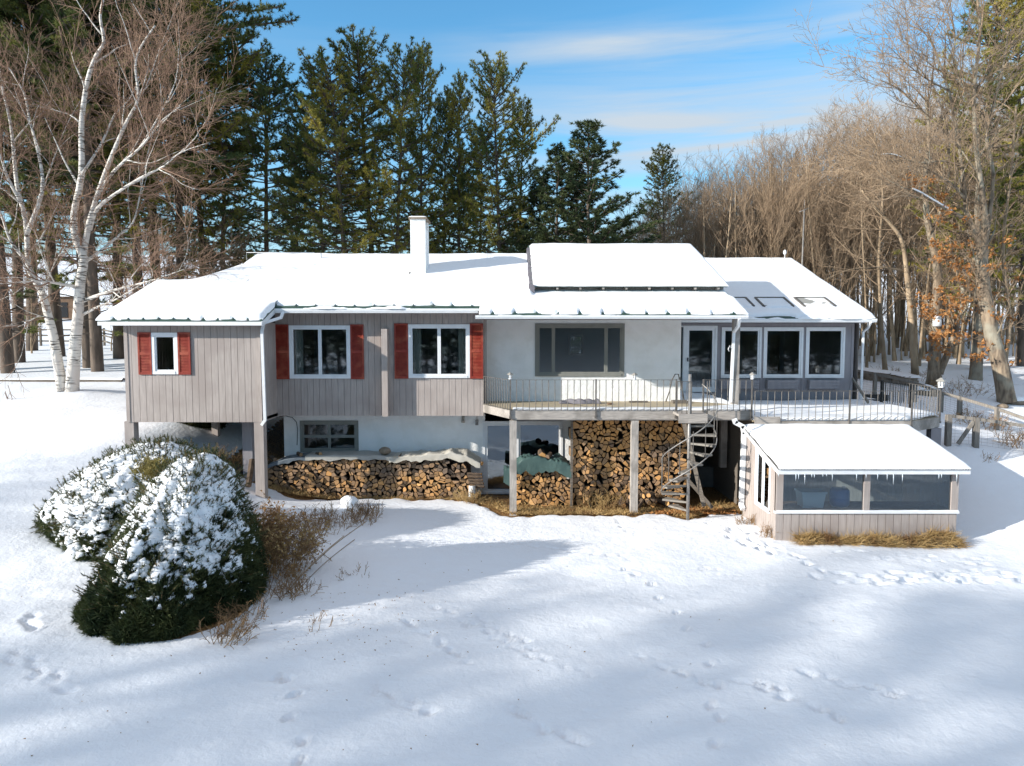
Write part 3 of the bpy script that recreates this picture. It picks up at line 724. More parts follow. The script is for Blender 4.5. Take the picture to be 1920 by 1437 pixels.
# ---- fascia, gutters, downspouts
b = MB(); b.box(-11.63, -7.02, 19.965, 19.998, .26, .43-.065); b.add([(-11.64,20.0,.26),(-11.64,23.3,1.5),(-11.64,23.3,1.60),(-11.64,20.0,.36)],[(0,1,2,3)])
b.build('fascia', M['white'], house)
b = MB(); b.bar((-7.02,19.99,.30),(-7.02,21.1,.71), .03,.14); b.build('fascia', M['white'], house)
b = MB(); b.add([(-11.6,20.0,.262),(-7.05,20.0,.262),(-7.05,20.36,.262),(-11.6,20.36,.262)],[(0,1,2,3)]); b.add([(-7.0,21.1,.70),(-.93,21.1,.70),(-.93,21.75,.70),(-7.0,21.75,.70)],[(0,1,2,3)])
b.add([(-.9,20.5,.47),(RX-.03,20.5,.47),(RX-.03,22.7,.47),(-.9,22.7,.47)],[(0,1,2,3)]); b.add([(5.42,24.6,.40),(12.45,24.6,.40),(12.45,25.2,.40),(5.42,25.2,.40)],[(0,1,2,3)])
b.add([(12.35,25.2,.40),(12.47,25.2,.40),(12.47,31.9,3.1),(12.35,31.9,3.1)],[(0,1,2,3)])
b.build('soffit', M['siding2'], house)
def gutter(x0, x1, y, z, name='gutter', h=.115, dpt=.11):
    b = MB(); pr = [(y,z),(y-dpt*.75,z),(y-dpt,z+h*.55),(y-dpt,z+h),(y-dpt+.015,z+h),(y-dpt+.015,z+h*.5),(y-.02,z+.02)]
    n = len(pr)
    vs = [(x0,a,c) for a,c in pr]+[(x1,a,c) for a,c in pr]
    b.add(vs, [(i,i+1,i+1+n,i+n) for i in range(n-1)]+[tuple(range(n)), tuple(range(2*n-1,n-1,-1))])
    return b.build(name, M['white'], house)
gu1 = gutter(-7.0, -1.0, 21.09, .64, h=.13); gu2 = gutter(-1.05, RX+.02, 20.49, .455, h=.10); gu3 = gutter(5.5, 12.56, 24.59, .43, h=.12)
b = MB(); b.box(-7.0, -.95, 21.092, 21.10, .70, .775); b.box(-.9, RX, 20.492, 20.5, .46, .553); b.box(5.5, 12.5, 24.592, 24.6, .42, .535); b.bar((RX-.0,20.5,.50),(RX-.0,26.6,.50+6.1*.37), .03,.13); b.bar((12.5,24.6,.48),(12.5,31.9,.48+7.3*.37), .03,.14)
b.build('fascia', M['white'], house)
# lumps of snow lying in the gutters and hanging off
def lumps(x0, x1, y, z, n, seed, parent, s=.05):
    rng = random.Random(seed); xs = np.linspace(x0, x1, max(20, int((x1-x0)/.03))); b = MB()
    amp = np.clip(fbm(xs*1.7, xs*0+seed, seed, 4)*3+.35, 0.05, 1)*s
    k = 8; P = np.zeros((len(xs), k, 3))
    for j in range(k):
        a = PI*j/(k-1)
        P[:, j, 0] = xs; P[:, j, 1] = y-np.cos(a)*(amp*1.1+.035); P[:, j, 2] = z+np.sin(a)*amp*1.5+fbm(xs*6, xs*0+j, 3, 2)*.02
    b.grid(P, flip=True); return b.build('gutter_snow', M['snow'], parent)
lumps(-6.98, -3.0, 21.03, .76, 10, 3, gu1, .06); lumps(8.0, 12.4, 24.53, .54, 10, 5, gu3, .08); lumps(-.4, 3.6, 20.43, .55, 10, 9, gu2, .02)
def downspout(pts, r=.04, m='white'):
    b = MB()
    for p, q in zip(pts[:-1], pts[1:]):
        d = (Vector(q)-Vector(p)).normalized()*.02
        b.bar(Vector(p)-d, Vector(q)+d, r*2, r*1.6, up=(0,1,0))
    b.build('downspout', M[m], house)
dx = X(503, 20.5)
downspout([(-6.75,21.02,.66),(-6.78,20.9,.5),(-7.10,20.35,.33),(-7.12,20.25,.1),(-7.10,20.28,-2.45),(-7.2,20.3,-2.58)])
downspout([(MX1+.05,21.95,.6),(MX1+.05,21.95,-2.4)], .04, 'siding')
px_ = X(1385, 20.9)
downspout([(X(1385,20.4),20.42,.46),(X(1383,20.7),20.7,.25),(X(1375,21.2),21.2,.08),(X(1371,21.25),21.22,-2.0)])
yy = 19.6
downspout([at(1377,787,yy),at(1379,793,yy),at(1393,800,yy),at(1395,812,yy),at(1390,948,yy),at(1393,954,yy-.1)], .062)
downspout([(12.35,24.5,.42),(12.42,24.8,.25),(12.40,25.1,.1),(12.40,25.12,-2.4)], .035)
# chimney
b = MB(); cx0, cx1, cy0, cy1 = -3.40, -2.90, 24.0, 25.0
b.box(cx0, cx1, cy0, cy1, 1.5, 3.55); b.box(cx0, cx1-.08, cy0, cy1, 3.55, 3.86); b.box(cx1-.08, cx1, cy0, cy0+.12, 3.55, 3.86); b.box(cx1-.08, cx1, cy1-.2, cy1, 3.55, 3.86)
ch = b.build('chimney', M['stucco'], house)
b = MB(); b.box(cx1-.1, cx1-.081, cy0+.12, cy1-.2, 3.56, 3.86); b.build('flue_opening', M['dark'], ch)
b = MB(); b.box(cx0-.06, cx1+.06, cy0-.06, cy1+.06, 3.861, 3.91); b.build('chimney_cap', M['stone'], ch)
b = MB(); P = np.zeros((14, 14, 3))
for i in range(14):
    for j in range(14):
        u, v = i/13*2-1, j/13*2-1
        P[i, j] = (cx0-.06+(u+1)/2*(cx1-cx0+.12), cy0-.06+(v+1)/2*(cy1-cy0+.12), 3.912+.06*max(0, (1-u**6)*(1-v**6))**.5)
b.grid(P); b.build('snow_cap', M['snow'], ch)
b = MB(); b.tube([(cx0-.03, 24.0, 1.9),(cx0-.06,24.0,2.0),(cx0-.02,24.05,2.12)], .03, 6); b.build('flashing', M['iron'], ch)
b = MB(); p = at(601, 478, 26.0); b.tube([(p.x,26.0,2.5),(p.x,26.0,p.z+.05)], .04, 10); b.build('vent_pipe', M['white'], house)
b = MB(); p = at(472, 478, 26.55); q = at(601, 478, 26.5); b.tube([(p.x-.1,26.3,p.z-.2),(p.x-.1,26.3,p.z+.05),(q.x-.2,26.4,p.z+.06)], .014, 5); b.build('cable', M['white'], house)
b = MB(); p = at(1472, 487, 31.9); b.tube([(12.15,31.9,3.2),(12.15,31.9,3.62)], .015, 5); b.tube([(12.15,31.9,3.55),(12.15,31.9,3.62),(12.15,31.9,3.72),(12.15,31.9,3.78)], [.02,.08,.07,.01], 8); b.build('roof_finial', M['white'], house)
# skylights
for i, (xa, xb) in enumerate(((7.55,8.6),(8.95,10.0),(10.4,11.5))):
    ya, yb = 25.35, 26.3; b = MB(); w = .07
    for (p, q) in (((xa,ya),(xb,ya)),((xa,yb),(xb,yb)),((xa,ya),(xa,yb)),((xb,ya),(xb,yb))):
        b.bar((p[0],p[1],zs(p[1])+.10),(q[0],q[1],zs(q[1])+.10), w, .13)
    s = b.build('skylight', M['iron'], rs)
    # glass is drawn as a thin pane inside the frame
    b = MB(); b.add([(xa,ya,zs(ya)+.135),(xb,ya,zs(ya)+.135),(xb,yb,zs(yb)+.135),(xa,yb,zs(yb)+.135)],[(0,1,2,3)])
    s['label'] = 'dark framed skylight in the snowy sunroom roof'
    me = s.data; me.materials.append(M['black']); bm_n = len(me.vertices)
    pane = MB(); pane.V = b.V; pane.F = b.F; pane.M = [0]; pane.S = [False]
    pane.build('skylight_pane', M['snow'] if i < 2 else M['tarp_grey'], rs)
    # a drift covering the lower half
    n = 16; P = np.zeros((n, n, 3))
    for a in range(n):
        for c in range(n):
            x = xa+.03+(xb-xa-.06)*a/(n-1); y = ya-.15+(yb-ya)*(.42+.10*math.sin(a*.9+i))*c/(n-1)
            P[a, c] = (x, y, zs(y)+.137+.07*math.sin(PI*min(1, c/(n-1)*1.0))**.5*(1-abs(a/(n-1)*2-1)**6)+(-.03 if c in (0, n-1) else 0))
    q = MB(); q.grid(P); q.build('skylight_snow', M['snow'], rs)
# porch post carrying the roof corner
b = MB(); b.box(X(1373,21.3), X(1385,21.3), 21.22, 21.40, -2.12, .47); b.build('porch_post', M['weathered'], house)
b = MB(); b.tube([(X(1373,21.2)-.02,21.2,Zat(655,21.2)),(X(1367,21.2),21.15,Zat(648,21.2)),(X(1364,21.2),21.15,Zat(655,21.2)),(X(1366,21.2),21.15,Zat(659,21.2))], .012, 6); b.build('hook', M['white'], house)
# hidden carcass so that daylight does not leak through the cellar and back
b = MB(); b.box(MX0, -.7, 32.4, 32.5, -2.6, .7); b.box(5.3, 12.2, 32.4, 32.5, -2.6, .7); b.box(UX0, 12.2, 37.7, 37.8, -2.6, 1.0)
b.build('back_wall', M['siding'], house)

# ================================================================ DECKS
def railing(parent, path, ztop, zbot, sp=.178, r=.0105, posts=(), zpost=None, name='railing', zfoot=None):
    """path of (x, y); iron rail with balusters"""
    b = MB(); 
    for (x0, y0), (x1, y1) in zip(path[:-1], path[1:]):
        b.bar((x0,y0,ztop),(x1,y1,ztop), .035, .012); b.bar((x0,y0,zbot),(x1,y1,zbot), .03, .01)
        L = math.hypot(x1-x0, y1-y0); n = max(1, round(L/sp))
        for i in range(n+1):
            t = i/n; x = x0+(x1-x0)*t; y = y0+(y1-y0)*t
            b.tube([(x,y,zbot-.03),(x,y,ztop)], r, 4, cap=False, smooth=False)
    o = b.build(name, M['iron'], parent)
    for x, y in posts:
        p = MB(); p.box(x-.02, x+.02, y-.02, y+.02, (zfoot if zfoot else zbot-.25), ztop+.02); p.box(x-.035, x+.035, y-.03, y+.03, (zfoot if zfoot else zbot-.25), (zfoot if zfoot else zbot-.25)+.05)
        p.build('rail_post', M['iron'], parent)
    return o
UD = -2.13
deck = thing('upper_deck', 'weathered upper deck with iron railing running along the white stucco wall', 'deck')
b = MB(); FRONT = 20.05
y = FRONT; rng = random.Random(8)
while y < 25.15:
    y2 = min(y+.135, 25.17)
    t = (y-FRONT)/(21.72-FRONT); xl = -.05-.82*min(1, t)
    x1 = 6.78
    if y >= 22.66: xl = SX1+.01
    b.box(xl, x1, y+.003, y2-.003, UD-.03-rng.uniform(0,.003), UD)
    y = y2
b.build('deck_boards', M['deckboard'], deck)
b = MB(); b.box(-.03, 6.8, 20.0, 20.048, UD-.27, UD-.005); b.box(0.05, 6.75, 20.049, 20.14, UD-.30, UD-.035)
b.bar((-.05,20.03,UD-.13),(-.87,21.72,UD-.13), .045, .24)
b.box(6.75, 6.8, 20.049, 25.1, UD-.27, UD-.035)
for x in np.arange(.6, 6.6, .6): b.box(x, x+.05, 20.15, SY-.01 if x < SX1 else 25.0, UD-.24, UD-.035)
b.build('deck_beam', M['deckbeam'], deck)
for px in (962, 1191.5):
    x = X(px, 20.1); b = MB(); b.box(x-.10, x+.10, 20.15-.13, 20.15+.06, g(x,20.1)-.3, UD-.302); b.build('deck_post', M['weathered'], deck)
b = MB(); b.box(X(1073,21.1)-.035, X(1073,21.1)+.035, 21.1, 21.2, -5.2, UD-.05); b.build('prop_post', M['fence'], deck)
b = MB(); b.box(X(1359,22.5)-.10, X(1359,22.5)+.10, 22.4, 22.6, Zat(876,22.5), UD-.05); b.build('hanging_post', M['weathered'], deck)
RT = UD+.86
px4 = [X(959,19.97), X(1118,19.97), X(1269,19.97)]
railing(deck, [(-.87,21.70),(-.05,19.98),(X(1269,19.97),19.97)], RT, UD+.02, posts=[(-.05,19.97),(px4[1],19.97),(px4[2],19.97)])
railing(deck, [(X(1320,19.97),19.97),(6.78,19.97)], RT, UD+.02, posts=[(X(1320,19.97),19.97),(6.78,19.97)])
b = MB(); b.bar((5.5,22.6,-2.1),(5.35,22.55,-1.35), .03,.03); b.tube([at(1248,755,22.5),at(1255,735,22.4),at(1260,712,22.3),at(1266,702,22.3),at(1272,702,22.3),at(1274,712,22.3)], .018, 6)
b.build('grab_rail', M['iron'], deck)
# snow on the deck: front strip and the open corner
b = MB(); n, m_ = 160, 12; P = np.zeros((n, m_, 3))
for i in range(n):
    x = .02+6.7*i/(n-1)
    back = 20.55+.12*float(fbm(x*1.5, 0, 3, 3))*2+(0 if x < 5.3 else (x-5.3)*.75)
    x_ = x
    for j in range(m_):
        y = 20.0+(back-20.0)*j/(m_-1); t = j/(m_-1)
        P[i, j] = (x_, y, UD+.004+.06*math.sin(PI*min(1, t*1.0+.0))**.4*(.8+.8*float(fbm(x*2, y*2, 6, 2)))+(-.02 if j in (0,) else 0))
b.grid(P); b.build('deck_snow', M['snow'], deck)
b = MB(); n = 30; P = np.zeros((n, n, 3))
for i in range(n):
    for j in range(n):
        u, v = i/(n-1), j/(n-1); x = 5.43+1.33*u; y0 = 22.9-1.2*u; y = y0+(25.16-y0)*v
        P[i, j] = (x, y, UD+.005+.09*min(1, v*4)**.5*(1 if i not in (0,) else .0)*(.8+float(fbm(x*2,y*2,8,2))))
b.grid(P); b.build('deck_snow', M['snow'], deck)

ldeck = thing('lower_deck', 'snow covered lower deck with iron railing below the sunroom windows', 'deck')
LP = [(6.82,19.9),(11.25,19.9),(12.7,21.0),(13.0,25.0)]
b = MB(); poly = [(6.82,19.95),(11.25,19.95),(12.65,21.0),(12.95,25.2),(13.0,29.0),(12.35,29.0),(12.35,25.15),(6.82,25.15)]
nv = len(poly)
b.add([(x,y,LOW-.04) for x,y in poly]+[(x,y,LOW) for x,y in poly], [tuple(range(nv-1,-1,-1)), tuple(range(nv,2*nv))]+[(i,(i+1)%nv,(i+1)%nv+nv,i+nv) for i in range(nv)])
b.build('deck_boards', M['deckboard'], ldeck)
b = MB(); b.box(6.85, 11.25, 19.86, 19.94, LOW-.20, LOW-.01); b.bar((11.26,19.9,LOW-.17),(12.7,20.98,LOW-.17), .05,.30); b.bar((12.7,21.0,LOW-.17),(12.98,25.0,LOW-.17), .05,.30)
b.box(6.83, 7.55, 19.84, 19.858, LOW-.1, LOW+.12)
b.build('deck_beam', M['deckbeam'], ldeck)
b = MB()
for z in np.arange(LOW-.2, -5.2, -.2): b.box(6.84, 11.2, 19.99, 20.03, z-.195, z)
b.build('skirt_boards', M['weathered'], ldeck)
b = MB(); b.box(12.35, 12.65, 20.75, 21.0, g(12.5,21)-.4, LOW-.33); b.build('deck_post', M['siding2'], ldeck)
b = MB(); b.box(11.95, 12.1, 21.3, 21.5, g(12,21.4)-.4, LOW-.05); b.build('deck_post', M['fence'], ldeck)
LT = Zat(733.5, 19.87)
railing(ldeck, [(7.0,19.86),(11.25,19.86),(12.72,20.98),(13.02,25.0)], LT, LOW+.05, sp=.19, posts=[(11.25,19.86),(9.5,19.86),(12.72,20.98)])
railing(ldeck, [(6.83,19.86),(7.0,19.86)], LT, LOW+.05, sp=.17)
b = MB(); nx_, ny_ = 90, 70; P = np.zeros((nx_, ny_, 3)); mk = np.ones((nx_, ny_), bool)
def xmax(y):
    if y < 21.0: return 11.2+(y-19.9)*1.45/1.1
    return 12.68+(y-21)*.075
for i in range(nx_):
    for j in range(ny_):
        u, v = i/(nx_-1), j/(ny_-1); y = 19.9+9*v**1.3
        x = 6.85+(xmax(y)-6.85)*u
        ed = min(1, min(u*12, (1-u)*20, v*25)+.0)
        z = LOW+.005+.13*(ed**.5)*(.85+.9*float(fbm(x*.8,y*.8,11,3)))
        z += .05*math.exp(-((y-20.9-.35*math.sin(x*.8))/.35)**2)
        P[i, j] = (x, y, z)
for j in range(ny_):
    y = 19.9+9*((j+1)/(ny_-1))**1.3
    if y > 25.1:
        for i in range(nx_): mk[i, j] = False
b.grid(P, mask=mk); b.build('deck_snow', M['snow'], ldeck)
b = MB(); b.add([(12.36,25.05,LOW+.14),(12.95,25.05,LOW+.14),(13.0,29,LOW+.14),(12.36,29,LOW+.14)],[(0,1,2,3)]); b.build('deck_snow', M['snow'], ldeck)
# sloping wooden handrail beside the sunroom corner
b = MB(); b.bar(at(1597,708,25.3), at(1628,755,23.6), .05,.09); b.build('handrail', M['fencepost'], ldeck)

# alcove under the sunroom: low foundation wall and back wall
b = MB(); b.box(SX1, 12.3, 25.2, 25.35, -5.3, LOW-.3); b.box(SX1, 12.0, 24.2, 24.5, -5.3, -4.55)
b.build('foundation', M['concrete'], house)
b = MB(); b.box(6.95, 7.05, 20.04, 25.2, -5.3, LOW-.06); b.build('foundation_boards', M['fence'], house)

# post cap lamps
def cap_lamp(p, label):
    t = empty('post_lamp', p, label, 'lamp', 'small solar lamps on the deck rail')
    b = MB(); b.tube([(0,0,0),(0,0,.02)], .05, 4, smooth=False); b.tube([(0,0,.02),(0,0,.12)], .042, 6, smooth=False); b.build('lamp_body', M['white'], t)
    b = MB(); b.tube([(0,0,.12),(0,0,.14),(0,0,.18),(0,0,.19)], [.085,.09,.03,.02], 4, smooth=False); b.build('lamp_cap', M['lamp'], t)
    for i in range(4):
        b = MB(); a = PI/4+i*PI/2; b.tube([(.05*math.cos(a),.05*math.sin(a),.02),(.05*math.cos(a),.05*math.sin(a),.12)], .006, 4); b.build('lamp_strut', M['lamp'], t)
    return t
cap_lamp((-.05,19.97,RT+.02), 'small solar lamp on the left corner post of the upper deck rail')
cap_lamp((X(1190,19.97),19.97,RT+.012), 'small solar lamp in the middle of the upper deck rail')
cap_lamp((6.78,19.97,RT+.02), 'small solar lamp on the right end post of the upper deck rail')
l4 = cap_lamp((12.72,20.98,LT+.02), 'wider pinkish lamp on the corner post of the lower deck rail'); l4.scale = (1.7,1.7,1.5)

# ---- things on the upper deck
b = MB(); rng = random.Random(4); P = np.zeros((46, 14, 3))
for i in range(46):
    for j in range(14):
        u, v = i/45, j/13; x = X(1048,22.1)+1.3*u; y = 21.75+.45*v
        e = (max(0, math.sin(PI*u))**.3)*(max(0, math.sin(PI*v))**.5)
        P[i, j] = (x, y+.05*math.sin(u*9), UD+.01+e*(.10+.05*abs(math.sin(u*14+v*2)))+(.06*e if u > .88 else 0))
b.grid(P); tag(b.build('folded_cover', M['cloth']), 'rumpled grey cover lying on the upper deck boards below the picture window', 'cover')
b = MB(); pts = []
for i in range(12): pts.append((X(1135,22)+.1+.09*math.cos(i*.9)*.8, 21.6+.06*math.sin(i*.9), UD+.03))
b.tube(pts, .025, 6); tag(b.build('stick_of_wood', M['barnwood']), 'small dark lump of wood lying on the deck boards', 'wood')
b = MB(); b.box(X(1180,22.3), X(1215,22.3), 22.2, 22.32, UD+.01, UD+.05); tag(b.build('plank', M['fence']), 'thin dark scrap plank lying on the deck by the white stucco wall', 'plank')
b = MB(); b.box(X(1262,22.0), X(1290,22.0), 21.9, 22.2, UD+.005, UD+.09); tag(b.build('plank', M['fence']), 'thick dark plank end on the deck at the corner of the stucco wall', 'plank')

# ================================================================ SPIRAL STAIR
st = thing('spiral_staircase', 'rusty iron spiral staircase with wooden treads rising to the upper deck', 'staircase')
cx, cy = X(1294.5, 19.3), 19.3
gb = g(cx, cy)
b = MB(); b.tube([(cx,cy,gb-.1),(cx,cy,Zat(702,cy))], .045, 12); b.build('centre_pole', M['steel'], st)
R_ = .72; top = UD-.02
def sa(i): return math.radians(-22+27*i)
def sp(i, z, r=R_): a = sa(i); return Vector((cx+r*math.cos(a), cy-r*math.sin(a), z))
zt = [top-.33-.235*i for i in range(11)]
for i, z in enumerate(zt):
    if z < gb+.1: continue
    a0, a1 = sa(i)-math.radians(13), sa(i)+math.radians(13)
    pts = [(cx+.04*math.cos(a), cy-.04*math.sin(a)) for a in (a0, a1)]+[(cx+R_*math.cos(a), cy-R_*math.sin(a)) for a in (a1, (a0+a1)/2, a0)]
    b = MB(); n = len(pts)
    b.add([(x,y,z-.05) for x,y in pts]+[(x,y,z) for x,y in pts], [tuple(range(n)), tuple(range(2*n-1,n-1,-1))]+[(i_,i_+n,(i_+1)%n+n,(i_+1)%n) for i_ in range(n)])
    b.build('tread', M['treadwood'], st)
    if i < 9:
        b = MB(); q = sp(i+.35, z, R_+.01); b.tube([q+Vector((0,0,-.06)), q+Vector((0,0,.88))], .011, 5); b.build('baluster', M['iron'], st)
hp = [sp(-1+.25*k, (top-.33)-.235*(-1+.25*k)+.86, R_+.01) for k in range(0, 40)]
b = MB(); b.tube(hp, .016, 6); b.build('handrail', M['steel'], st)
hp = [sp(-.9+.25*k, (top-.33)-.235*(-.9+.25*k)-.02, R_+.012) for k in range(0, 36)]
b = MB(); b.tube(hp, .016, 6); b.build('stringer', M['steel'], st)
b = MB(); b.box(X(1269,19.6), X(1322,19.6), 19.28, 19.96, top-.08, top-.01); b.box(X(1269,19.6), X(1322,19.6), 19.24, 19.278, top-.26, top-.01)
b.build('landing', M['deckbeam'], st)
b = MB()
for i in range(4):
    x = X(1271,19.27)+i*.13; b.tube([(x,19.26,top),(x,19.26,RT)], .009, 4)
b.bar((X(1269,19.3),19.26,RT),(cx,19.26,RT), .03,.012); b.bar((X(1269,19.3),19.26,RT),(X(1269,19.9),19.95,RT), .03,.012)
for x in (X(1322,19.6),): b.tube([(x,19.3,top-.2),(x,19.3,RT)], .016, 6)
b.build('landing_rail', M['iron'], st)
b = MB(); b.bar((cx+.05, cy+.9, UD-.3),(cx+.65, cy+.75, -4.9), .07,.12); tag(b.build('leaning_plank', M['fence']), 'longer grey plank leaning steeply behind the spiral staircase', 'plank')
b = MB(); b.bar((cx+.25, cy+1.05, -4.2),(cx+.95, cy+.95, -5.0), .05,.1); tag(b.build('leaning_plank', M['fence']), 'short grey plank leaning low behind the spiral staircase', 'plank')

# ================================================================ GREENHOUSE
gh = thing('greenhouse', 'small grey lean-to greenhouse with snowy roof, wide windows and icicles', 'greenhouse')
GX0, GX1, GY0, GY1 = X(1462,17.3), X(1808,17.3), 17.3, 19.75
gsill = Zat(959, GY0); gtop = Zat(882, GY0); gbase = -5.3
b = MB(); boards(b, GX0, GX1, gbase, gsill-.05, GY0, .03, w=.195, gap=.012, seed=22)
for i in range(17):   # battens
    pass
b.build('front_boards', M['siding'], gh)
def rz(y): return Zat(880,17.05)+(y-17.05)*(Zat(799,19.8)-Zat(880,17.05))/2.75
b = MB()
LW = (17.75, 18.75, Zat(957,17.9), rz(17.8)-.22)
def sidewall(mb, x, th, hole):
    y = GY0+.03
    while y < GY1:
        y2 = min(y+.16, GY1)
        for a, c in ((y+.004, y2-.004),):
            mid = (a+c)/2
            if hole and hole[0] <= mid <= hole[1]:
                mb.box(x, x+th, a, c, gbase, hole[2]); 
                zt0 = hole[3]+(mid-hole[0])*.26
                mb.add([(x,a,zt0),(x+th,a,zt0),(x+th,c,zt0),(x,c,zt0),(x,a,rz(a)-.06),(x+th,a,rz(a)-.06),(x+th,c,rz(c)-.06),(x,c,rz(c)-.06)],[(0,3,2,1),(4,5,6,7),(0,1,5,4),(1,2,6,5),(2,3,7,6),(3,0,4,7)])
            else:
                mb.add([(x,a,gbase),(x+th,a,gbase),(x+th,c,gbase),(x,c,gbase),(x,a,rz(a)-.06),(x+th,a,rz(a)-.06),(x+th,c,rz(c)-.06),(x,c,rz(c)-.06)],[(0,3,2,1),(4,5,6,7),(0,1,5,4),(1,2,6,5),(2,3,7,6),(3,0,4,7)])
        y = y2
sidewall(b, GX0, .03, LW); b.build('side_boards', M['siding'], gh)
b = MB(); sidewall(b, GX1-.03, .03, None); b.build('side_boards', M['siding'], gh)
b = MB(); b.box(GX0, GX1, GY1, GY1+.04, gbase, rz(GY1)-.06); b.build('rear_wall', M['weathered'], gh)
b = MB()
for a, c in ((1462,1475),(1628.5,1640),(1795,1808)): b.box(X(a,GY0), X(c,GY0), GY0-.004, GY0+.10, gsill, gtop+.05)
b.box(GX0, GX1, GY0, GY0+.08, gtop-.02, gtop+.10)
b.build('window_post', M['siding'], gh)
b = MB(); b.box(GX0-.02, GX1+.02, GY0-.04, GY0+.09, gsill-.05, gsill); b.build('sill', M['white'], gh)
b = MB(); P = np.zeros((80, 6, 3))
for i in range(80):
    for j in range(6): P[i, j] = (GX0+(GX1-GX0)*i/79, GY0-.045+.09*j/5, gsill+.003+.025*math.sin(PI*j/5)**.5*(1+float(fbm(i*.3, j, 3, 2))))
b.grid(P); b.build('sill_snow', M['snow'], gh)
for a, c in ((1475,1628.5),(1640,1795)):
    b = MB(); b.box(X(a,GY0), X(c,GY0), GY0+.04, GY0+.046, gsill+.01, gtop); b.build('pane', M['ghglass'], gh)
# left side window
b = MB(); y0, y1, z0 = LW[0], LW[1], LW[2]
def zt_(y): return LW[3]+(y-LW[0])*.26
x = GX0-.02
for ya, yb in ((y0-.05,y0+.03),(y0+.60*0+ (y1-y0)*.5-.02,(y1-y0)*.5+y0+.02),(y1-.03,y1+.05)):
    b.add([(x,ya,z0),(x+.06,ya,z0),(x+.06,yb,z0),(x,yb,z0),(x,ya,zt_(ya)),(x+.06,ya,zt_(ya)),(x+.06,yb,zt_(yb)),(x,yb,zt_(yb))],[(0,3,2,1),(4,5,6,7),(0,1,5,4),(1,2,6,5),(2,3,7,6),(3,0,4,7)])
b.bar((x+.028,y0-.05,z0),(x+.028,y1+.05,z0), .062,.08); b.bar((x+.028,y0-.05,zt_(y0-.05)),(x+.028,y1+.05,zt_(y1+.05)), .062,.08)
sw_ = b.build('side_window', M['white'], gh)
b = MB(); b.add([(x+.03,y0,z0),(x+.03,y1,z0),(x+.03,y1,zt_(y1)),(x+.03,y0,zt_(y0))],[(0,1,2,3)]); b.build('pane', M['ghglass'], sw_)
# roof: corrugated sheet
b = MB(); n = 150; P = np.zeros((n, 2, 3)); rx0, rx1 = GX0-.07, GX1+.12
for i in range(n):
    xx = rx0+(rx1-rx0)*i/(n-1)
    for j, yy in enumerate((17.02, 19.85)): P[i, j] = (xx, yy, rz(yy)+.012*math.sin(i*PI*.9))
b.grid(P); groof = b.build('roof', M['steel'], gh)
b = MB(); b.box(rx0, rx1, 17.06, 17.09, rz(17.05)-.13, rz(17.05)-.02); b.bar((rx0+.01,17.07,rz(17.07)-.07),(rx0+.01,19.85,rz(19.85)-.07), .025,.10); b.bar((rx1-.01,17.07,rz(17.07)-.07),(rx1-.01,19.85,rz(19.85)-.07), .025,.10)
b.build('fascia', M['white'], gh)
snow_sheet('snow_cover', groof, rx0+.02, rx1, 17.04, 19.84, lambda y: rz(y)+.012, T=.085, r=.15, seed=6, nx=110, fj=.01, rip=1)
rng = random.Random(9)
for px, L in ((1465,.05),(1498,.17),(1503,.12),(1515,.24),(1528,.08),(1533,.09),(1549,.06),(1556,.05),(1567,.17),(1613,.14),(1631,.11),(1653,.13),(1671,.15),(1683,.27),(1700,.20),(1769,.12),(1774,.09),(1803,.2)):
    b = MB(); xx = X(px,17.06); z = rz(17.05)-.13
    b.tube([(xx,17.05,z+.01),(xx+.002,17.05,z-L*.4),(xx,17.05,z-L)], [.012,.008,.001], 6); b.build('icicle', M['ice'], gh)
# contents
t = empty('storage_bin', (X(1513,18.2),17.75,-4.34), 'white plastic bin standing inside the greenhouse behind the left window', 'bin')
b = MB(); b.add([(-.25,-.18,0),(.25,-.18,0),(.25,.18,0),(-.25,.18,0),(-.3,-.22,.38),(.3,-.22,.38),(.3,.22,.38),(-.3,.22,.38)],[(0,3,2,1),(0,1,5,4),(1,2,6,5),(2,3,7,6),(3,0,4,7)]); b.build('tub', M['plastic_white'], t)
b = MB(); b.box(-.32,.32,-.24,.24,.36,.41); b.build('lid', M['plastic_white'], t)
t = empty('water_barrel', (X(1562,18.4),17.8,-4.34), 'blue plastic barrel standing inside the greenhouse behind the left window', 'barrel')
b = MB(); b.tube([(0,0,0),(0,0,.05),(0,0,.2),(0,0,.22),(0,0,.24),(0,0,.4),(0,0,.45)], [.2,.23,.24,.22,.24,.23,.19], 20); b.build('barrel_body', M['plastic_blue'], t)
b = MB(); b.tube([(.1,0,.45),(.1,0,.49)], .04, 10); b.build('bung', M['plastic_white'], t)
t = thing('potting_bench', 'long brown wooden bench inside the greenhouse', 'bench')
b = MB(); b.box(GX0+.1, GX1-.1, 17.5, 18.3, -4.38, -4.345); b.build('bench_top', M['barnwood'], t)
for xx in (GX0+.2, (GX0+GX1)/2, GX1-.2):
    for y in (17.58, 18.22): b = MB(); b.box(xx-.04, xx+.04, y-.04, y+.04, -5.1, -4.385); b.build('leg', M['barnwood'], t)
b = MB(); b.box(X(1737,19.4), X(1762,19.4), 19.68, 19.74, -4.9, -3.0); tag(b.build('white_door', M['white'], gh), None)
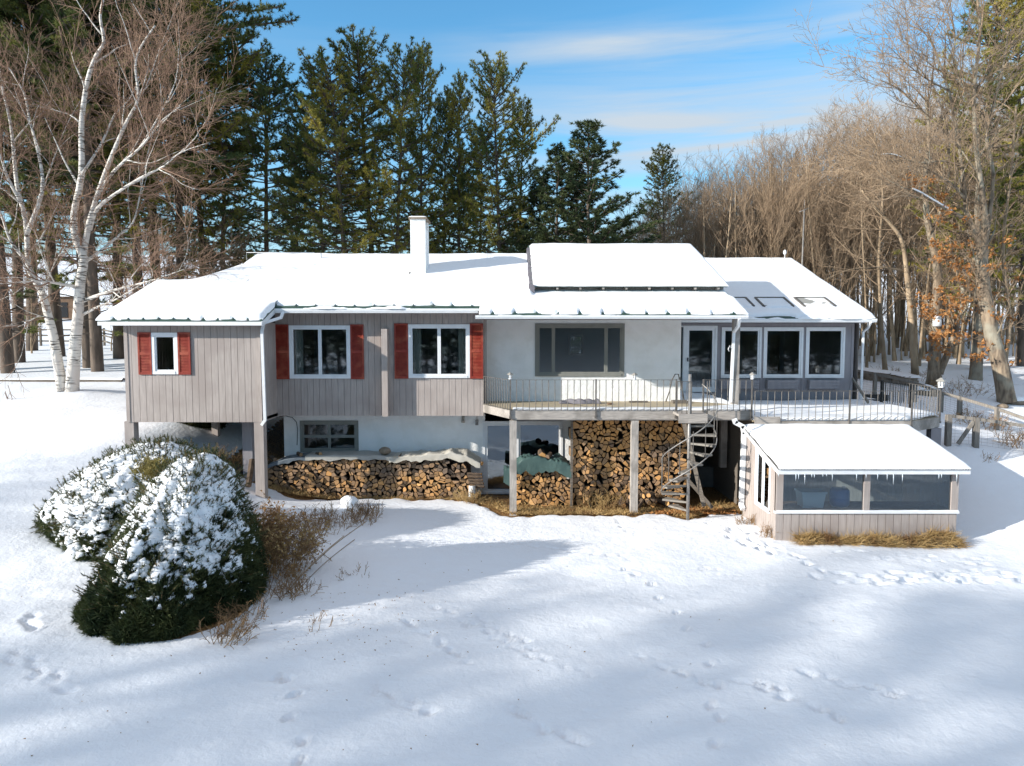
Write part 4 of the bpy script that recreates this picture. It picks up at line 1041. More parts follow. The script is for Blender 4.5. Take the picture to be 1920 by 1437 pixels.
# ================================================================ FIREWOOD
def clip(poly, nx, ny, c):
    out = []
    n = len(poly)
    for i in range(n):
        a = poly[i]; b = poly[(i+1) % n]; da = a[0]*nx+a[1]*ny-c; db = b[0]*nx+b[1]*ny-c
        if da <= 0: out.append(a)
        if (da < 0 < db) or (db < 0 < da):
            t = da/(da-db); out.append((a[0]+(b[0]-a[0])*t, a[1]+(b[1]-a[1])*t))
    return out
def pile_cells(x0, x1, zb, zt, s, seed):
    rng = random.Random(seed); pts = []
    z = min(zb(x0+(x1-x0)*k/10) for k in range(11))+s*.4; row = 0
    while z < max(zt(x0+(x1-x0)*k/20) for k in range(21))+s:
        x = x0+s*(.3+.5*(row % 2))
        while x < x1+s*.2:
            px, pz = x+rng.uniform(-.46,.46)*s, z+rng.uniform(-.42,.42)*s
            pts.append((px, pz)); x += s*rng.uniform(.82,1.2)
        z += s*.83; row += 1
    cells = []
    A = np.array(pts)
    for i, (px, pz) in enumerate(pts):
        if not (x0 < px < x1 and zb(px) < pz < zt(px)): continue
        poly = [(px-s, pz-s), (px+s, pz-s), (px+s, pz+s), (px-s, pz+s)]
        d = ((A-A[i])**2).sum(1); near = np.argsort(d)[1:16]
        for j in near:
            qx, qz = pts[j]; nx, nz = qx-px, qz-pz; L = math.hypot(nx, nz); nx /= L; nz /= L
            poly = clip(poly, nx, nz, (px*nx+pz*nz)+L/2-.0065)
            if len(poly) < 3: break
        if rng.random() < .72:
            an = rng.uniform(0, 6.283); q = clip(poly, math.cos(an), math.sin(an), px*math.cos(an)+pz*math.sin(an)+s*rng.uniform(.12,.34))
            if len(q) >= 3: poly = q
        if len(poly) < 3: continue
        # knock off every other corner more strongly: split wedges
        out = []; n = len(poly)
        for k in range(n):
            a = Vector((*poly[k-1], 0)); b = Vector((*poly[k], 0)); c = Vector((*poly[(k+1) % n], 0))
            t = rng.uniform(.03,.20)
            p1 = b.lerp(a, t); p2 = b.lerp(c, t); out += [(p1.x, p1.y), (p2.x, p2.y)]
        ar = abs(sum(out[k-1][0]*out[k][1]-out[k][0]*out[k-1][1] for k in range(len(out))))/2
        cells.append((ar, px, pz, out))
    return cells
def log_mesh(mb, poly, y0, y1, cx, cz, tones, tone, rng):
    n = len(poly); tilt = rng.uniform(-.025,.025); til2 = rng.uniform(-.02,.02)
    b = len(mb.F)
    front = [(x, y0+tilt*(x-cx)*8+til2*(z-cz)*8, z) for x, z in poly]
    inner = [(cx+(x-cx)*.93, y-.006, cz+(z-cz)*.93) for x, y, z in front]
    back = [(x, y1, z) for x, z in poly]
    mb.add(front+inner+back, [tuple(range(n, 2*n))]+[(i, (i+1) % n, (i+1) % n+n, i+n) for i in range(n)], 0)
    mb.add(front+back, [(i, i+n, (i+1) % n+n, (i+1) % n) for i in range(n)], 1)
    tones.extend([tone]*(5*n))
def set_tone(o, tones):
    a = o.data.attributes.new('tone', 'FLOAT', 'POINT'); a.data.foreach_set('value', tones)
def tonef(x, z, rng, base):
    return float(np.clip(base+fbm(x*.9, z*1.6, 21, 3)*1.1+rng.gauss(0, .13), 0, 1))
piles = [
 ('long', X(497,21.8), X(882,21.8), lambda x: g(x,21.8)-.03, lambda x: float(np.interp(x, [-7.6,-6.9,-6,-4,-2.6,-1.9,-1.2], [-4.05,-3.96,-3.80,-3.80,-3.82,-3.92,-4.2])), 21.8, .150, 31, .36,
  'split firewood log in the long low stack under the grey tarps'),
 ('tall', X(1077,21.2), X(1291,21.2), lambda x: -5.15, lambda x: float(np.interp(x,[1.8,4.6,5.3],[-2.42,-2.42,-2.5])), 21.2, .158, 57, .56,
  'split firewood log in the tall stack filling the space under the deck'),
 ('small', X(968,21.3), X(1068,21.3), lambda x: -5.12, lambda x: -4.06, 21.3, .140, 77, .50,
  'split firewood log in the short stack below the green tarp'),
]
allc = []
for nm, x0, x1, zb, zt, y, s, seed, base, lab in piles:
    for c in pile_cells(x0, x1, zb, zt, s, seed): allc.append((c[0], nm, y, base, lab, c))
allc.sort(key=lambda t: -t[0])
rng = random.Random(4)
rest = MB(); rt = []
for k, (ar, nm, y, base, lab, c) in enumerate(allc):
    _, cx_, cz_, poly = c; tone = tonef(cx_, cz_, rng, base); yj = y+rng.uniform(-.05,.05)
    if k < 300:
        mb = MB(); tn = []
        log_mesh(mb, [(px-cx_, pz-cz_) for px, pz in poly], 0, .45, 0, 0, tn, tone, rng)
        o = mb.build('firewood_log', [M['log'], M['bark_side']], None, (cx_, yj, cz_)); set_tone(o, tn)
        tag(o, lab, 'log', 'logs of the '+{'long': 'long low firewood stack', 'tall': 'tall firewood stack under the deck', 'small': 'short firewood stack'}[nm])
    else:
        log_mesh(rest, poly, yj, yj+.45, cx_, cz_, rt, tone, rng)
o = rest.build('stacked_firewood', [M['log'], M['bark_side']]); set_tone(o, rt)
tag(o, 'split firewood stacked in rows against the basement wall', 'firewood', kind='stuff')
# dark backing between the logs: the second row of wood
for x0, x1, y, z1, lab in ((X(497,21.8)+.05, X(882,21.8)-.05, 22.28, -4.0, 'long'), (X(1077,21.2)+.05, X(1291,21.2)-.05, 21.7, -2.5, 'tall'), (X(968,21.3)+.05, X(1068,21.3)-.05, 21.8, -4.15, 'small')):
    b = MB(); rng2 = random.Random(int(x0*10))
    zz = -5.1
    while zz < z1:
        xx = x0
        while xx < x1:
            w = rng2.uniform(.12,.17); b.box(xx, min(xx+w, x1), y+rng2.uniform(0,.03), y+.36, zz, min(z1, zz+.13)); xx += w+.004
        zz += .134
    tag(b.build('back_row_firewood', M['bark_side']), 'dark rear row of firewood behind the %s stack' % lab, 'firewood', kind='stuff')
# loose logs
def loose(p, rot, L, r, tone, lab, seed, grp='loose logs lying about the wood stacks'):
    rng = random.Random(seed); mb = MB(); tn = []; n = 6
    poly = [(r*math.cos(a)*rng.uniform(.75,1.1), r*math.sin(a)*rng.uniform(.75,1.1)) for a in [2*PI*k/n for k in range(n)]]
    log_mesh(mb, poly, -L/2, L/2, 0, 0, tn, tone, rng)
    o = mb.build('firewood_log', [M['log'], M['bark_side']], None, p); set_tone(o, tn); o.rotation_euler = rot
    tag(o, lab, 'log', grp); return o
rng = random.Random(15)
for i in range(20):
    x = X(1165,20.9)+rng.uniform(0,1.5); y = 20.9+rng.uniform(-.35,.15); hgt = (1-abs(x-4.0)/1.0)*.35
    loose((x, y, g(x,y)+.08+max(0, hgt)*rng.random()), (rng.uniform(-.5,.9), rng.uniform(-.4,.4), rng.uniform(-.9,.9)), .42, .08, rng.uniform(.35,.7), 'loose split log tumbled at the foot of the tall stack', i, 'tumbled logs at the foot of the tall stack')
loose(tuple(at(470,887,20.9)), (.9,.3,.5), .9, .09, .2, 'grey log leaning beside the wing post', 51)
loose(tuple(at(450,880,21.5)), (.5,.3,-.6), .9, .09, .15, 'dark log lying on leaves under the left wing', 52)
loose((X(892,21.9),21.9,-3.98), (0,.3,.9), .5, .07, .75, 'orange split log at the right end of the long stack', 53)
loose((X(1016,21.45),21.45,-3.62), (.3,.5,.3), .3, .11, .80, 'bright cut log block on the green tarp', 54)
loose((X(1030,21.4),21.4,-3.68), (.2,.3,-.3), .3, .09, .2, 'dark log block on the green tarp', 55)
for i, (px, py) in enumerate(((508,851),(558,846),(594,844))):
    loose((X(px,21.95),21.95,-3.72 if i else -3.85), (.2,.4+i,.8), .3, .07, .25+.12*i, ['small log weighing down the left end of the slate tarp','pale split log lying on the slate tarp','greyish log block on the grey tarp under the basement window'][i], 60+i)
for i in range(5):
    loose((X(895,21.9)-.1+.02*i,21.75,-4.3-.1*i), (0,.1,1.4), .45, .05, .6-.1*i, 'split log at the ragged right end of the long stack', 70+i, 'logs at the ragged end of the long stack')

# tarps
def tarp(name, x0, x1, ya, yb, zf, m, label, hang=.12, nx=90, ny=18, seed=0, wr=.03):
    b = MB(); P = np.zeros((nx, ny, 3))
    for i in range(nx):
        for j in range(ny):
            u, v = i/(nx-1), j/(ny-1); x = x0+(x1-x0)*u
            w = float(fbm(x*3.0, v*2.2, seed, 4))+.55*abs(float(fbm(x*11.0, v*6, seed+4, 3)))
            if v < .3: y = ya-.02+.03*w; z = zf(x)-hang*(1-v/.3)*(.8+1.2*abs(float(fbm(x*2.0, 3, seed+3, 3)))*2)
            else: y = ya+(yb-ya)*(v-.3)/.7; z = zf(x)+.01
            P[i, j] = (x, y, z+w*wr*2+.02*abs(math.sin(x*5+v*3)))
    b.grid(P); return tag(b.build(name, m), label, 'tarp')
tarp('tarp', X(497,21.8), X(582,21.8), 21.74, 22.55, lambda x: float(np.interp(x,[-7.6,-7.1,-6.7,-6.2],[-4.06,-3.86,-3.80,-3.80])), M['tarp_slate'], 'dark slate tarp over the left end of the long wood stack', seed=4, hang=.1)
tarp('tarp', X(570,21.8), X(735,21.8), 21.72, 22.6, lambda x: float(np.interp(x,[-6.4,-5.5,-4,-3.6],[-3.76,-3.73,-3.75,-3.80])), M['tarp_grey'], 'light grey tarp over the middle of the long wood stack', seed=7, hang=.13, wr=.015)
tarp('tarp', X(728,21.8), X(900,21.8), 21.70, 22.6, lambda x: float(np.interp(x,[-3.8,-2.6,-1.9,-1.4,-.95],[-3.80,-3.73,-3.66,-3.72,-4.0])), M['tarp_tan'], 'rumpled tan canvas over the right end of the long wood stack', seed=12, hang=.17, wr=.07)
def zgt(x): return float(np.interp(x,[.0,.3,.8,1.5,1.8],[-3.95,-3.78,-3.72,-3.80,-3.95]))
tarp('tarp', X(962,21.2), X(1072,21.2), 21.12, 21.8, zgt, M['tarp_green'], 'crumpled green tarp over the short wood stack', seed=15, hang=.40, wr=.14, nx=80, ny=30)
tarp('tarp', X(944,21.2), X(968,21.2), 21.10, 21.6, lambda x: -4.1, M['tarp_green'], 'loose hanging end of green tarp left of the deck post', seed=18, hang=.45, wr=.12, nx=30, ny=20)
# rock on the tarp
def rock(name, p, r, m, label, cat='rock', seed=0, sq=(1,1,.7), snow=False):
    b = MB(); n, k = 20, 12; P = np.zeros((n, k, 3)); P2 = np.zeros((n, k, 3))
    for i in range(n):
        for j in range(k):
            a = 2*PI*i/(n-1); e = PI*(j/(k-1)-.5)
            rr = r*(1+.5*float(fbm(2+math.cos(a)*math.cos(e)*1.4, 3+math.sin(a)*math.cos(e)*1.4+math.sin(e), seed, 3)))
            P[i, j] = (rr*math.cos(a)*math.cos(e)*sq[0], rr*math.sin(a)*math.cos(e)*sq[1], rr*math.sin(e)*sq[2])
    P[-1] = P[0]
    b.grid(P); o = b.build(name, m, None, p); tag(o, label, cat)
    if snow:
        S = P[:, k//2+1:].copy(); S[..., 2] = S[..., 2]*1.05+.07; S[:, 0, 2] -= .07; b2 = MB(); b2.grid(S); b2.build('snow_cap', M['snow'], o)
    return o
rock('rock', (X(719,21.9),21.95,-3.62), .19, M['stone'], 'round brown rock weighing down the grey tarp', seed=3, sq=(1,.9,.62))
# white bucket/sack beside the patio door
b = MB(); n, k = 20, 12; P = np.zeros((n, k, 3))
for i in range(n):
    for j in range(k):
        a = 2*PI*i/(n-1); v = j/(k-1); rr = .13*(1-.25*v)*(1+.3*float(fbm(2+math.cos(a), 2+math.sin(a)+v*2, 5, 3)))
        P[i, j] = (rr*math.cos(a), rr*math.sin(a), .42*v)
P[-1] = P[0]; b.grid(P); tag(b.build('white_sack', M['plastic_white'], None, (X(884,21.7),21.7,g(-1.2,21.7))), 'crumpled white sack between the long stack and the patio door', 'sack')

# ================================================================ FENCES
def railfence(name, pts, label, hgt=1.1, rails=3, post_w=.11, m='fence', posts=None, mp='fence'):
    t = thing(name, label, 'fence'); b = MB()
    for (x0, y0), (x1, y1) in zip(pts[:-1], pts[1:]):
        z0, z1 = g(x0, y0), g(x1, y1)
        for r in range(rails):
            h = hgt*(.28+.66*r/(rails-1)) if rails > 1 else hgt*.97
            b.bar((x0,y0,z0+h),(x1,y1,z1+h), .05,.10)
    b.build('rail', M[m], t)
    for x, y in pts:
        p = MB(); z = g(x, y); p.box(x-post_w/2, x+post_w/2, y-post_w/2, y+post_w/2, z-.3, z+hgt+.06); p.build('post', M[mp], t)
    return t
px_list = [-60,0,50,92,140,197]
pts = [(X(p,48),48) for p in (-160,-60,30,78,140,197)]+[(X(230,43),43),(X(300,36),37)]
railfence('rail_fence', pts, 'dark split rail fence crossing the snow behind the birch', 1.15, 3)
def wirefence(name, pts, label, post_w=.13, braces=()):
    """pts: (x, y, ztop)"""
    t = thing(name, label, 'fence')
    for (x, y, z) in pts:
        b = MB(); b.box(x-post_w/2, x+post_w/2, y-post_w/2, y+post_w/2, g(x,y)-.3, z+.04); b.build('post', M['fencepost'], t)
    for p, q in zip(pts[:-1], pts[1:]):
        b = MB(); b.bar(p, q, .06,.10); b.build('rail', M['fencepost'], t)
        b = MB(); P, Q = Vector(p), Vector(q); L = (Q-P).length; n = int(L/.16); gp, gq = g(p[0],p[1])+.08, g(q[0],q[1])+.08
        for i in range(n+1):
            a = P.lerp(Q, i/n); bz = gp+(gq-gp)*i/n; b.tube([(a.x,a.y,bz),(a.x,a.y,a.z)], .003, 3, cap=False)
        for k in range(8):
            b.tube([(P.x,P.y,gp+(P.z-gp)*k/8),(Q.x,Q.y,gq+(Q.z-gq)*k/8)], .003, 3, cap=False)
        b.build('wire_mesh', M['wire'], t)
    for p, q in braces:
        b = MB(); b.bar(p, q, .08,.10); b.build('brace', M['fencepost'], t)
    return t
fa = [tuple(at(px, py, D)) for px, py, D in ((1598,694,30),(1641,701,29),(1715,718,27.5),(1765,737,26.2),(1800,746,25.6),(1870,767,24.6),(1935,790,23.8))]
wirefence('wire_fence', fa, 'grey post and wire fence climbing behind the lower deck')
fb = [tuple(at(px, py, D)) for px, py, D in ((1779,780,22.3),(1831,786,22.1),(1930,800,21.7))]
wirefence('gate_fence', fb, 'low wire fence panel with diagonal brace right of the greenhouse roof', .15, braces=[(at(1796,833,22.2), at(1826,790,22.1))])
fc = [tuple(at(px, py, D)) for px, py, D in ((1700,640,44),(1800,645,42),(1925,650,40))]
# gate inside lower deck
t = thing('iron_gate', 'black iron railing gate at the back corner of the lower deck', 'gate'); b = MB()
ga, gb2 = at(1654,716,25.0), at(1708,722,23.6)
for i in range(15):
    a = ga.lerp(gb2, i/14); b.tube([(a.x,a.y,LOW+.1),(a.x,a.y,a.z)], .011, 4)
b.bar(ga, gb2, .03,.02); b.build('gate_bars', M['black'], t)
for a in (ga, gb2): b = MB(); b.box(a.x-.04,a.x+.04,a.y-.04,a.y+.04,LOW-.02,a.z+.05); b.build('gate_post', M['black'], t)
b = MB(); p = at(1640,733,27.5); b.box(-.45,.45,-.2,.2,0,.22); tag(b.build('dark_planter', M['black'], None, (p.x,p.y,g(p.x,p.y)+.02)), 'black planter box lying in snow behind the fence post', 'planter')
# snowy stone wall on the right
t = thing('stone_wall', 'low field stone wall capped with snow at the wood edge', 'wall'); rng = random.Random(6)
sb = MB(); cb = MB()
wp = [(1605,690,33),(1640,697,32),(1680,704,31.2),(1712,711,30.4)]
for i in range(26):
    s = i/25*3; k = min(2, int(s)); f = s-k
    a = at(*wp[k]).lerp(at(*wp[k+1]), f); gzv = g(a.x, a.y); w = rng.uniform(.2,.32)
    for q in range(2):
        cxx, cyy, czz = a.x+rng.uniform(-.1,.1), a.y+rng.uniform(-.15,.15), gzv+.12+q*.2
        pts8 = []
        for dz in (-.13,.13):
            for k8 in range(6):
                an = k8*PI/3; pts8.append((cxx+w*math.cos(an)*rng.uniform(.8,1.05), cyy+w*.8*math.sin(an), czz+dz*rng.uniform(.8,1)))
        sb.add(pts8, [(5,4,3,2,1,0),(6,7,8,9,10,11)]+[(i_,(i_+1)%6,(i_+1)%6+6,i_+6) for i_ in range(6)])
    n = 8; P = np.zeros((n, n, 3))
    for u in range(n):
        for v in range(n):
            uu, vv = u/(n-1)*2-1, v/(n-1)*2-1; P[u, v] = (a.x+uu*(w+.05), a.y+vv*.3, gzv+.40+.12*max(0,(1-uu*uu)*(1-vv*vv))**.5)
    cb.grid(P)
sb.build('stones', M['stone'], t); cb.build('snow_cap', M['snow'], t)
p = at(1735, 722, 29.5); rock('boulder', (X(1737,29.0),29.0,g(X(1737,29),29.0)+.1), .42, M['stone'], 'brown boulder under a snow cap behind the lower deck', 'boulder', 4, (1.2,1,.6), True)
for i, (px, py, r, sx) in enumerate(((1900,757,.5,1.6),(1880,765,.3,1))):
    p = on_ground(px, py); rock('rock', (p.x,p.y,p.z+.05), r*.7, M['stone'], ['dark rock in the snow near the right edge of the yard','small dark rock beside the leaning oak foot'][i], 'rock', 8+i, (sx,1,.5), i == 0)
# kerb timber left yard
t = thing('edging_timber', 'long dark edging timber half buried in snow left of the house', 'timber'); b = MB()
pa = [on_ground(px, 717) for px in (-40, 60, 150, 228)]
for p, q in zip(pa[:-1], pa[1:]): b.bar((p.x,30,g(p.x,30)+.03),(q.x,30,g(q.x,30)+.03), .12,.12)
b.build('timber', M['fence'], t)
b = MB(); P = np.zeros((60, 8, 3)); xa, xb = pa[0].x, pa[-1].x
for i in range(60):
    for j in range(8):
        x = xa+(xb-xa)*i/59; P[i, j] = (x, 29.95+.7*j/7, g(x, 30.2)+.02+.13*math.sin(PI*j/7)**.5*(1+float(fbm(x, j, 3, 2))))
b.grid(P); b.build('snow_cap', M['snow'], t)
# far shed and brown building seen through the left pines
def shed(px, py, D, w, h, label, lean=0):
    p = at(px, py, D); z = g(p.x, D); t = empty('shed', (p.x, D, z), label, 'shed')
    b = MB(); b.box(-w/2,w/2,-1.2,1.2,-.5,h); b.build('shed_wall', M['barnwood'], t)
    b = MB(); b.box(-w*.2,w*.15,-1.23,-1.2,.0,h*.7); b.build('shed_door', M['dark'], t)
    b = MB(); 
    for s in (-1, 1): b.add([(-w/2-.2,s*1.5,h-.1),(w/2+.2,s*1.5,h-.1),(w/2+.2,0,h+.7),(-w/2-.2,0,h+.7)],[(0,1,2,3)])
    b.build('shed_roof', M['snow'], t); b = MB(); b.box(-w/2,w/2,-.02,.02,h-.02,h+.6); b.build('shed_gable', M['barnwood'], t)
shed(64, 575, 75, 1.7, 1.6, 'small brown shed in the field beyond the fence, left of the birch')
shed(128, 572, 80, 4.5, 2.4, 'wide brown shed in the field seen between the birch trunks')
# antenna mast
t = thing('antenna_mast', 'thin metal antenna mast rising behind the sunroom roof', 'mast'); D = 36
p0, p1 = at(1501,530,D), at(1508,394,D); b = MB(); b.tube([(p0.x,D,g(p0.x,D)), p1], .04, 8); b.build('pole', M['steel'], t)
b = MB(); b.tube([p1+Vector((-.25,0,-.1)), p1+Vector((.25,0,.1))], .02, 5); b.tube([p1, p1+Vector((0,0,.5))], .012, 5); b.build('aerial', M['steel'], t)
# bird feeder in the oak
t = empty('bird_feeder', at(1757,600,29.5), 'small white bird feeder hanging against the thick oak trunk', 'feeder')
b = MB(); b.tube([(0,0,.05),(0,0,0),(0,0,-.25),(0,0,-.28)], [.12,.17,.17,.1], 12); b.build('feeder_body', M['plastic_white'], t)
b = MB(); b.tube([(0,0,.25),(0,0,.22),(0,0,.05)], [.01,.06,.2], 12); b.build('feeder_roof', M['white'], t)
b = MB(); b.tube([(0,0,.25),(0,.1,.6)], .006, 4); b.build('wire', M['wire'], t)
SKYS, SUNE, EXPO = .070, 5.0, .60
# ================================================================ TREES AND SHRUBS
def rot_dir(d, ang, az):
    u, w = perp(d); return (d*math.cos(ang)+(u*math.cos(az)+w*math.sin(az))*math.sin(ang)).normalized()
def poly_line(p, d, L, n, wig, up, rng):
    pts = [Vector(p)]; d = Vector(d).normalized(); s = L/n
    for i in range(n):
        d = (d+Vector((rng.gauss(0, wig), rng.gauss(0, wig), rng.gauss(0, wig)+up))).normalized()
        pts.append(pts[-1]+d*s)
    return pts
def interp(pts, t):
    f = t*(len(pts)-1); i = min(int(f), len(pts)-2); a = pts[i]; b = pts[i+1]
    return a.lerp(b, f-i), (b-a).normalized()
def length(pts): return sum((b-a).length for a, b in zip(pts[:-1], pts[1:]))
def grow(tr, cr, pts, r0, r1, lvl, S, rng, tips=None):
    n = len(pts); k = S['k'][min(lvl, len(S['k'])-1)]
    rs = [r0+(r1-r0)*(i/(n-1))**.8 for i in range(n)]
    if lvl == 0: rs[0] *= 1.35
    (tr if lvl < S.get('tl', 1) else cr).tube(pts, rs, k, cap=False)
    if tips is not None and lvl >= S['max']-1: tips.append((pts[-1], (pts[-1]-pts[-2]).normalized()))
    if lvl >= S['max']: return
    L = length(pts); N = S['n'][lvl]
    N = max(1, int(N*rng.uniform(.8, 1.2)*(1 if lvl == 0 else min(1.6, L/S['ref'][lvl]))))
    az = rng.uniform(0, 6.28)
    for i in range(N):
        t = S['t0'][lvl]+(1-S['t0'][lvl])*((i+rng.random())/N)
        p, d = interp(pts, min(.99, t)); az += 2.4+rng.uniform(-.5, .5)
        ang = S['ang'][lvl]*rng.uniform(.7, 1.3)
        dd = rot_dir(d, ang, az)
        Lc = L*S['lr'][lvl]*(1-S['fall'][lvl]*t)*rng.uniform(.6, 1.15)
        if Lc < .08: continue
        rp = r0+(r1-r0)*t; rc = max(S['rmin'], min(rp*S['rr'][lvl], Lc*.022))
        grow(tr, cr, poly_line(p, dd, Lc, S['seg'][lvl+1], S['wig'][lvl+1], S['up'][lvl+1], rng), rc, max(S['rmin'], rc*.3), lvl+1, S, rng, tips)
BARE = dict(max=3, k=[8,4,3,3,3], n=[36,10,9,4], ref=[0,4,1.6,.7], t0=[.30,.15,.15,.1], ang=[.75,.65,.6,.6], lr=[.30,.48,.55,.55], fall=[.30,.4,.3,.3], rr=[.5,.55,.6,.7], rmin=.008, seg=[9,6,4,3,2], wig=[.05,.12,.13,.15,.15], up=[0,.10,.06,.04,.02])
def bare_tree(seed, H=18, r=.17, name='bare_tree', over=None, lean=(0,0), mt='barktan', mc='twig', label='', group=None):
    rng = random.Random(seed); S = dict(BARE); S.update(over or {}); 
    tr, cr = MB(), MB()
    pts = poly_line((0,0,-.3), (lean[0],lean[1],1), H, S['seg'][0], S['wig'][0], .05, rng)
    grow(tr, cr, pts, r, .02, 0, S, rng)
    t = empty(name, (0,0,0), label, 'tree', group)
    a = tr.build('trunk', M[mt], t); b = cr.build('crown', M[mc], t)
    return t, [a, b]

def blades(mb, P, D, n, L, W, spread, seed, droop=0):
    """n needles per position in P, round direction D"""
    R = np.random.RandomState(seed)
    P = np.repeat(np.array(P), n, 0); D = np.repeat(np.array(D), n, 0)
    m = len(P)
    d = D+R.normal(0, spread, (m, 3)); d[:, 2] -= droop; d /= np.linalg.norm(d, axis=1)[:, None]+1e-9
    s = np.cross(d, R.normal(0, 1, (m, 3))); s /= np.linalg.norm(s, axis=1)[:, None]+1e-9
    l = (L*R.uniform(.6, 1.2, m))[:, None]; w = (W*R.uniform(.6, 1.2, m))[:, None]
    base = P-d*l*.15; mb.tris(base-s*w*.5, base+s*w*.5+d*l*.1, base+d*l)

def pine_tree(seed, H=20, base=.22, R0=3.3, name='pine_tree', needle='needle', dens=1.0, L=.25, W=.05, label='', group=None, shape=.9, up=.10, bare_low=True, r=.24, whorl=.62):
    rng = random.Random(seed); tr, br, nd = MB(), MB(), MB()
    pts = poly_line((0,0,-.4), (0,0,1), H+.2, 10, .018, .03, rng)
    tr.tube(pts, [r*(1-.93*(i/10)) for i in range(11)], 9, cap=False)
    P, D = [], []
    z = H*.10 if bare_low else H*base
    az = 0
    while z < H*.985:
        t = (z/H-base)/(1-base)
        alive = t > 0
        if alive:
            prof = (min(1, (t+.10)*2.6)**.7)*(1-t**1.6)**shape
            Rb = R0*prof*(.8+.4*rng.random())+.35
            nb = rng.choice((4, 5, 5, 6))
        else:
            Rb = R0*.5*rng.uniform(.3, .9); nb = rng.choice((1, 2, 3))
        az += 1.1
        for b in range(nb):
            a = az+b*2*PI/nb+rng.uniform(-.35, .35); l = Rb*rng.uniform(.7, 1.15)*(.62+.95*float(vn(math.cos(a)*1.3+5, math.sin(a)*1.3+z*.42, seed)))
            elev = -.08+.75*max(0, t)**1.5+rng.uniform(-.12, .12)
            if not alive: elev = -.1
            p, _ = interp(pts, min(.985, (z+rng.uniform(-.15, .15))/H))
            d = Vector((math.cos(a)*math.cos(elev), math.sin(a)*math.cos(elev), math.sin(elev)))
            bp = poly_line(p, d, l, 5, .07, up*(.6 if alive else .0), rng)
            br.tube(bp, [.035*min(1, l/2)+.008-.006*i/5*1.0 for i in range(6)], 4, cap=False)
            if not alive:
                for q in range(3):
                    tt = rng.uniform(.4, 1); pp, dd = interp(bp, tt); br.tube(poly_line(pp, rot_dir(dd, .8, rng.uniform(0, 6.3)), l*.3, 2, .1, 0, rng), [.008,.005,.004], 3, cap=False)
                if rng.random() < .72: continue
            nsub = max(3, int(l/(.19 if t > .35 else .27)))
            for q in range(nsub):
                tt = .22+.78*((q+rng.random())/nsub)**.75; pp, dd = interp(bp, min(.999, tt))
                sd = rot_dir(dd, rng.uniform(.5, 1.1), rng.uniform(0, 6.28)); sd.z = sd.z*.35+.12
                sl = .25+.5*(1-tt)*l*.45*rng.uniform(.6, 1.3)
                sl = min(sl, 1.25)
                e = pp+sd.normalized()*sl; br.tube([pp, e], [.009,.005], 3, cap=False)
                ns = max(2, int(sl/.15))
                for w_ in range(ns):
                    f = (w_+.6)/ns; c = pp.lerp(e, f)
                    P.append((c.x+rng.gauss(0,.05), c.y+rng.gauss(0,.05), c.z+rng.gauss(0,.04))); D.append((sd.x*.6, sd.y*.6, sd.z*.5+.5))
            P.append(tuple(bp[-1])); D.append((d.x*.5, d.y*.5, .6))
        z += whorl*rng.uniform(.7, 1.25)*(1 if t < .75 else .6)
    P.append((pts[-1].x, pts[-1].y, pts[-1].z)); D.append((0, 0, 1))
    blades(nd, P, D, int(20*dens), L, W*.85, .66, seed)
    t = empty(name, (0,0,0), label, 'tree', group)
    a = tr.build('trunk', M['pinebark'], t); b = br.build('branches', M['pinebark'], t); c = nd.build('crown', M[needle], t)
    return t, [a, b, c]
def place(proto, x, y, top=None, H=None, H0=20, rz=0, wx=1.0, first={}, label=None, group=None, z=None):
    o, ch = proto
    if id(o) not in first: first[id(o)] = 1; c = o
    else: c = copy_tree(o, ch)
    z = g(x, y) if z is None else z
    if top is not None: H = top-z
    s = H/H0; c.location = (x, y, z-.05); c.scale = (s*wx, s*wx, s); c.rotation_euler = (0, 0, rz)
    if label: c['label'] = label
    if group: c['group'] = group
    return c
rng = random.Random(77)
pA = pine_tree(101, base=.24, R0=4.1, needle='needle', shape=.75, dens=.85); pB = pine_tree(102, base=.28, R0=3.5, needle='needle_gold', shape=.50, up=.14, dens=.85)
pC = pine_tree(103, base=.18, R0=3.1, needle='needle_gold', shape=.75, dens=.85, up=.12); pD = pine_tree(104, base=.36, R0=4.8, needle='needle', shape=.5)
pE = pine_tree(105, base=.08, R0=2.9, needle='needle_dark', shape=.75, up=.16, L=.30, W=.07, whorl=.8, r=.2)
def pine(pr, px, topy, D, label, group=None, wx=1.0, H=None):
    x = X(px, D); return place(pr, x, D, top=None if H else at(px, topy, D).z, H=H, rz=rng.uniform(0, 6.28), wx=wx, label=label, group=group)
GP = 'tall pines in the grove left of the house'
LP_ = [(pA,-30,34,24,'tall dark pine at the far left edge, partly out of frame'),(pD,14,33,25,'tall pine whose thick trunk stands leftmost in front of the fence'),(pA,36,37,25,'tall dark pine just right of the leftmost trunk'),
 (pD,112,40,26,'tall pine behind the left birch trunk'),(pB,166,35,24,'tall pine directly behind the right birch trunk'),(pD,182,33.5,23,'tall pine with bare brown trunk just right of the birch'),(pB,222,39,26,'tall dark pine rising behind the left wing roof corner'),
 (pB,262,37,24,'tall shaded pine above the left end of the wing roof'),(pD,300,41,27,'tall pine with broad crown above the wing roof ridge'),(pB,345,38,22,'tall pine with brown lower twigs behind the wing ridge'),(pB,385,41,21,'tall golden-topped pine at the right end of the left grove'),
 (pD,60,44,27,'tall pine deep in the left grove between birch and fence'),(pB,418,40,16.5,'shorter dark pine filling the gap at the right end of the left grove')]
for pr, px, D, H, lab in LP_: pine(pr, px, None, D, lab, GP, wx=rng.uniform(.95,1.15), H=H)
GM = 'pines standing behind the bedroom roof'
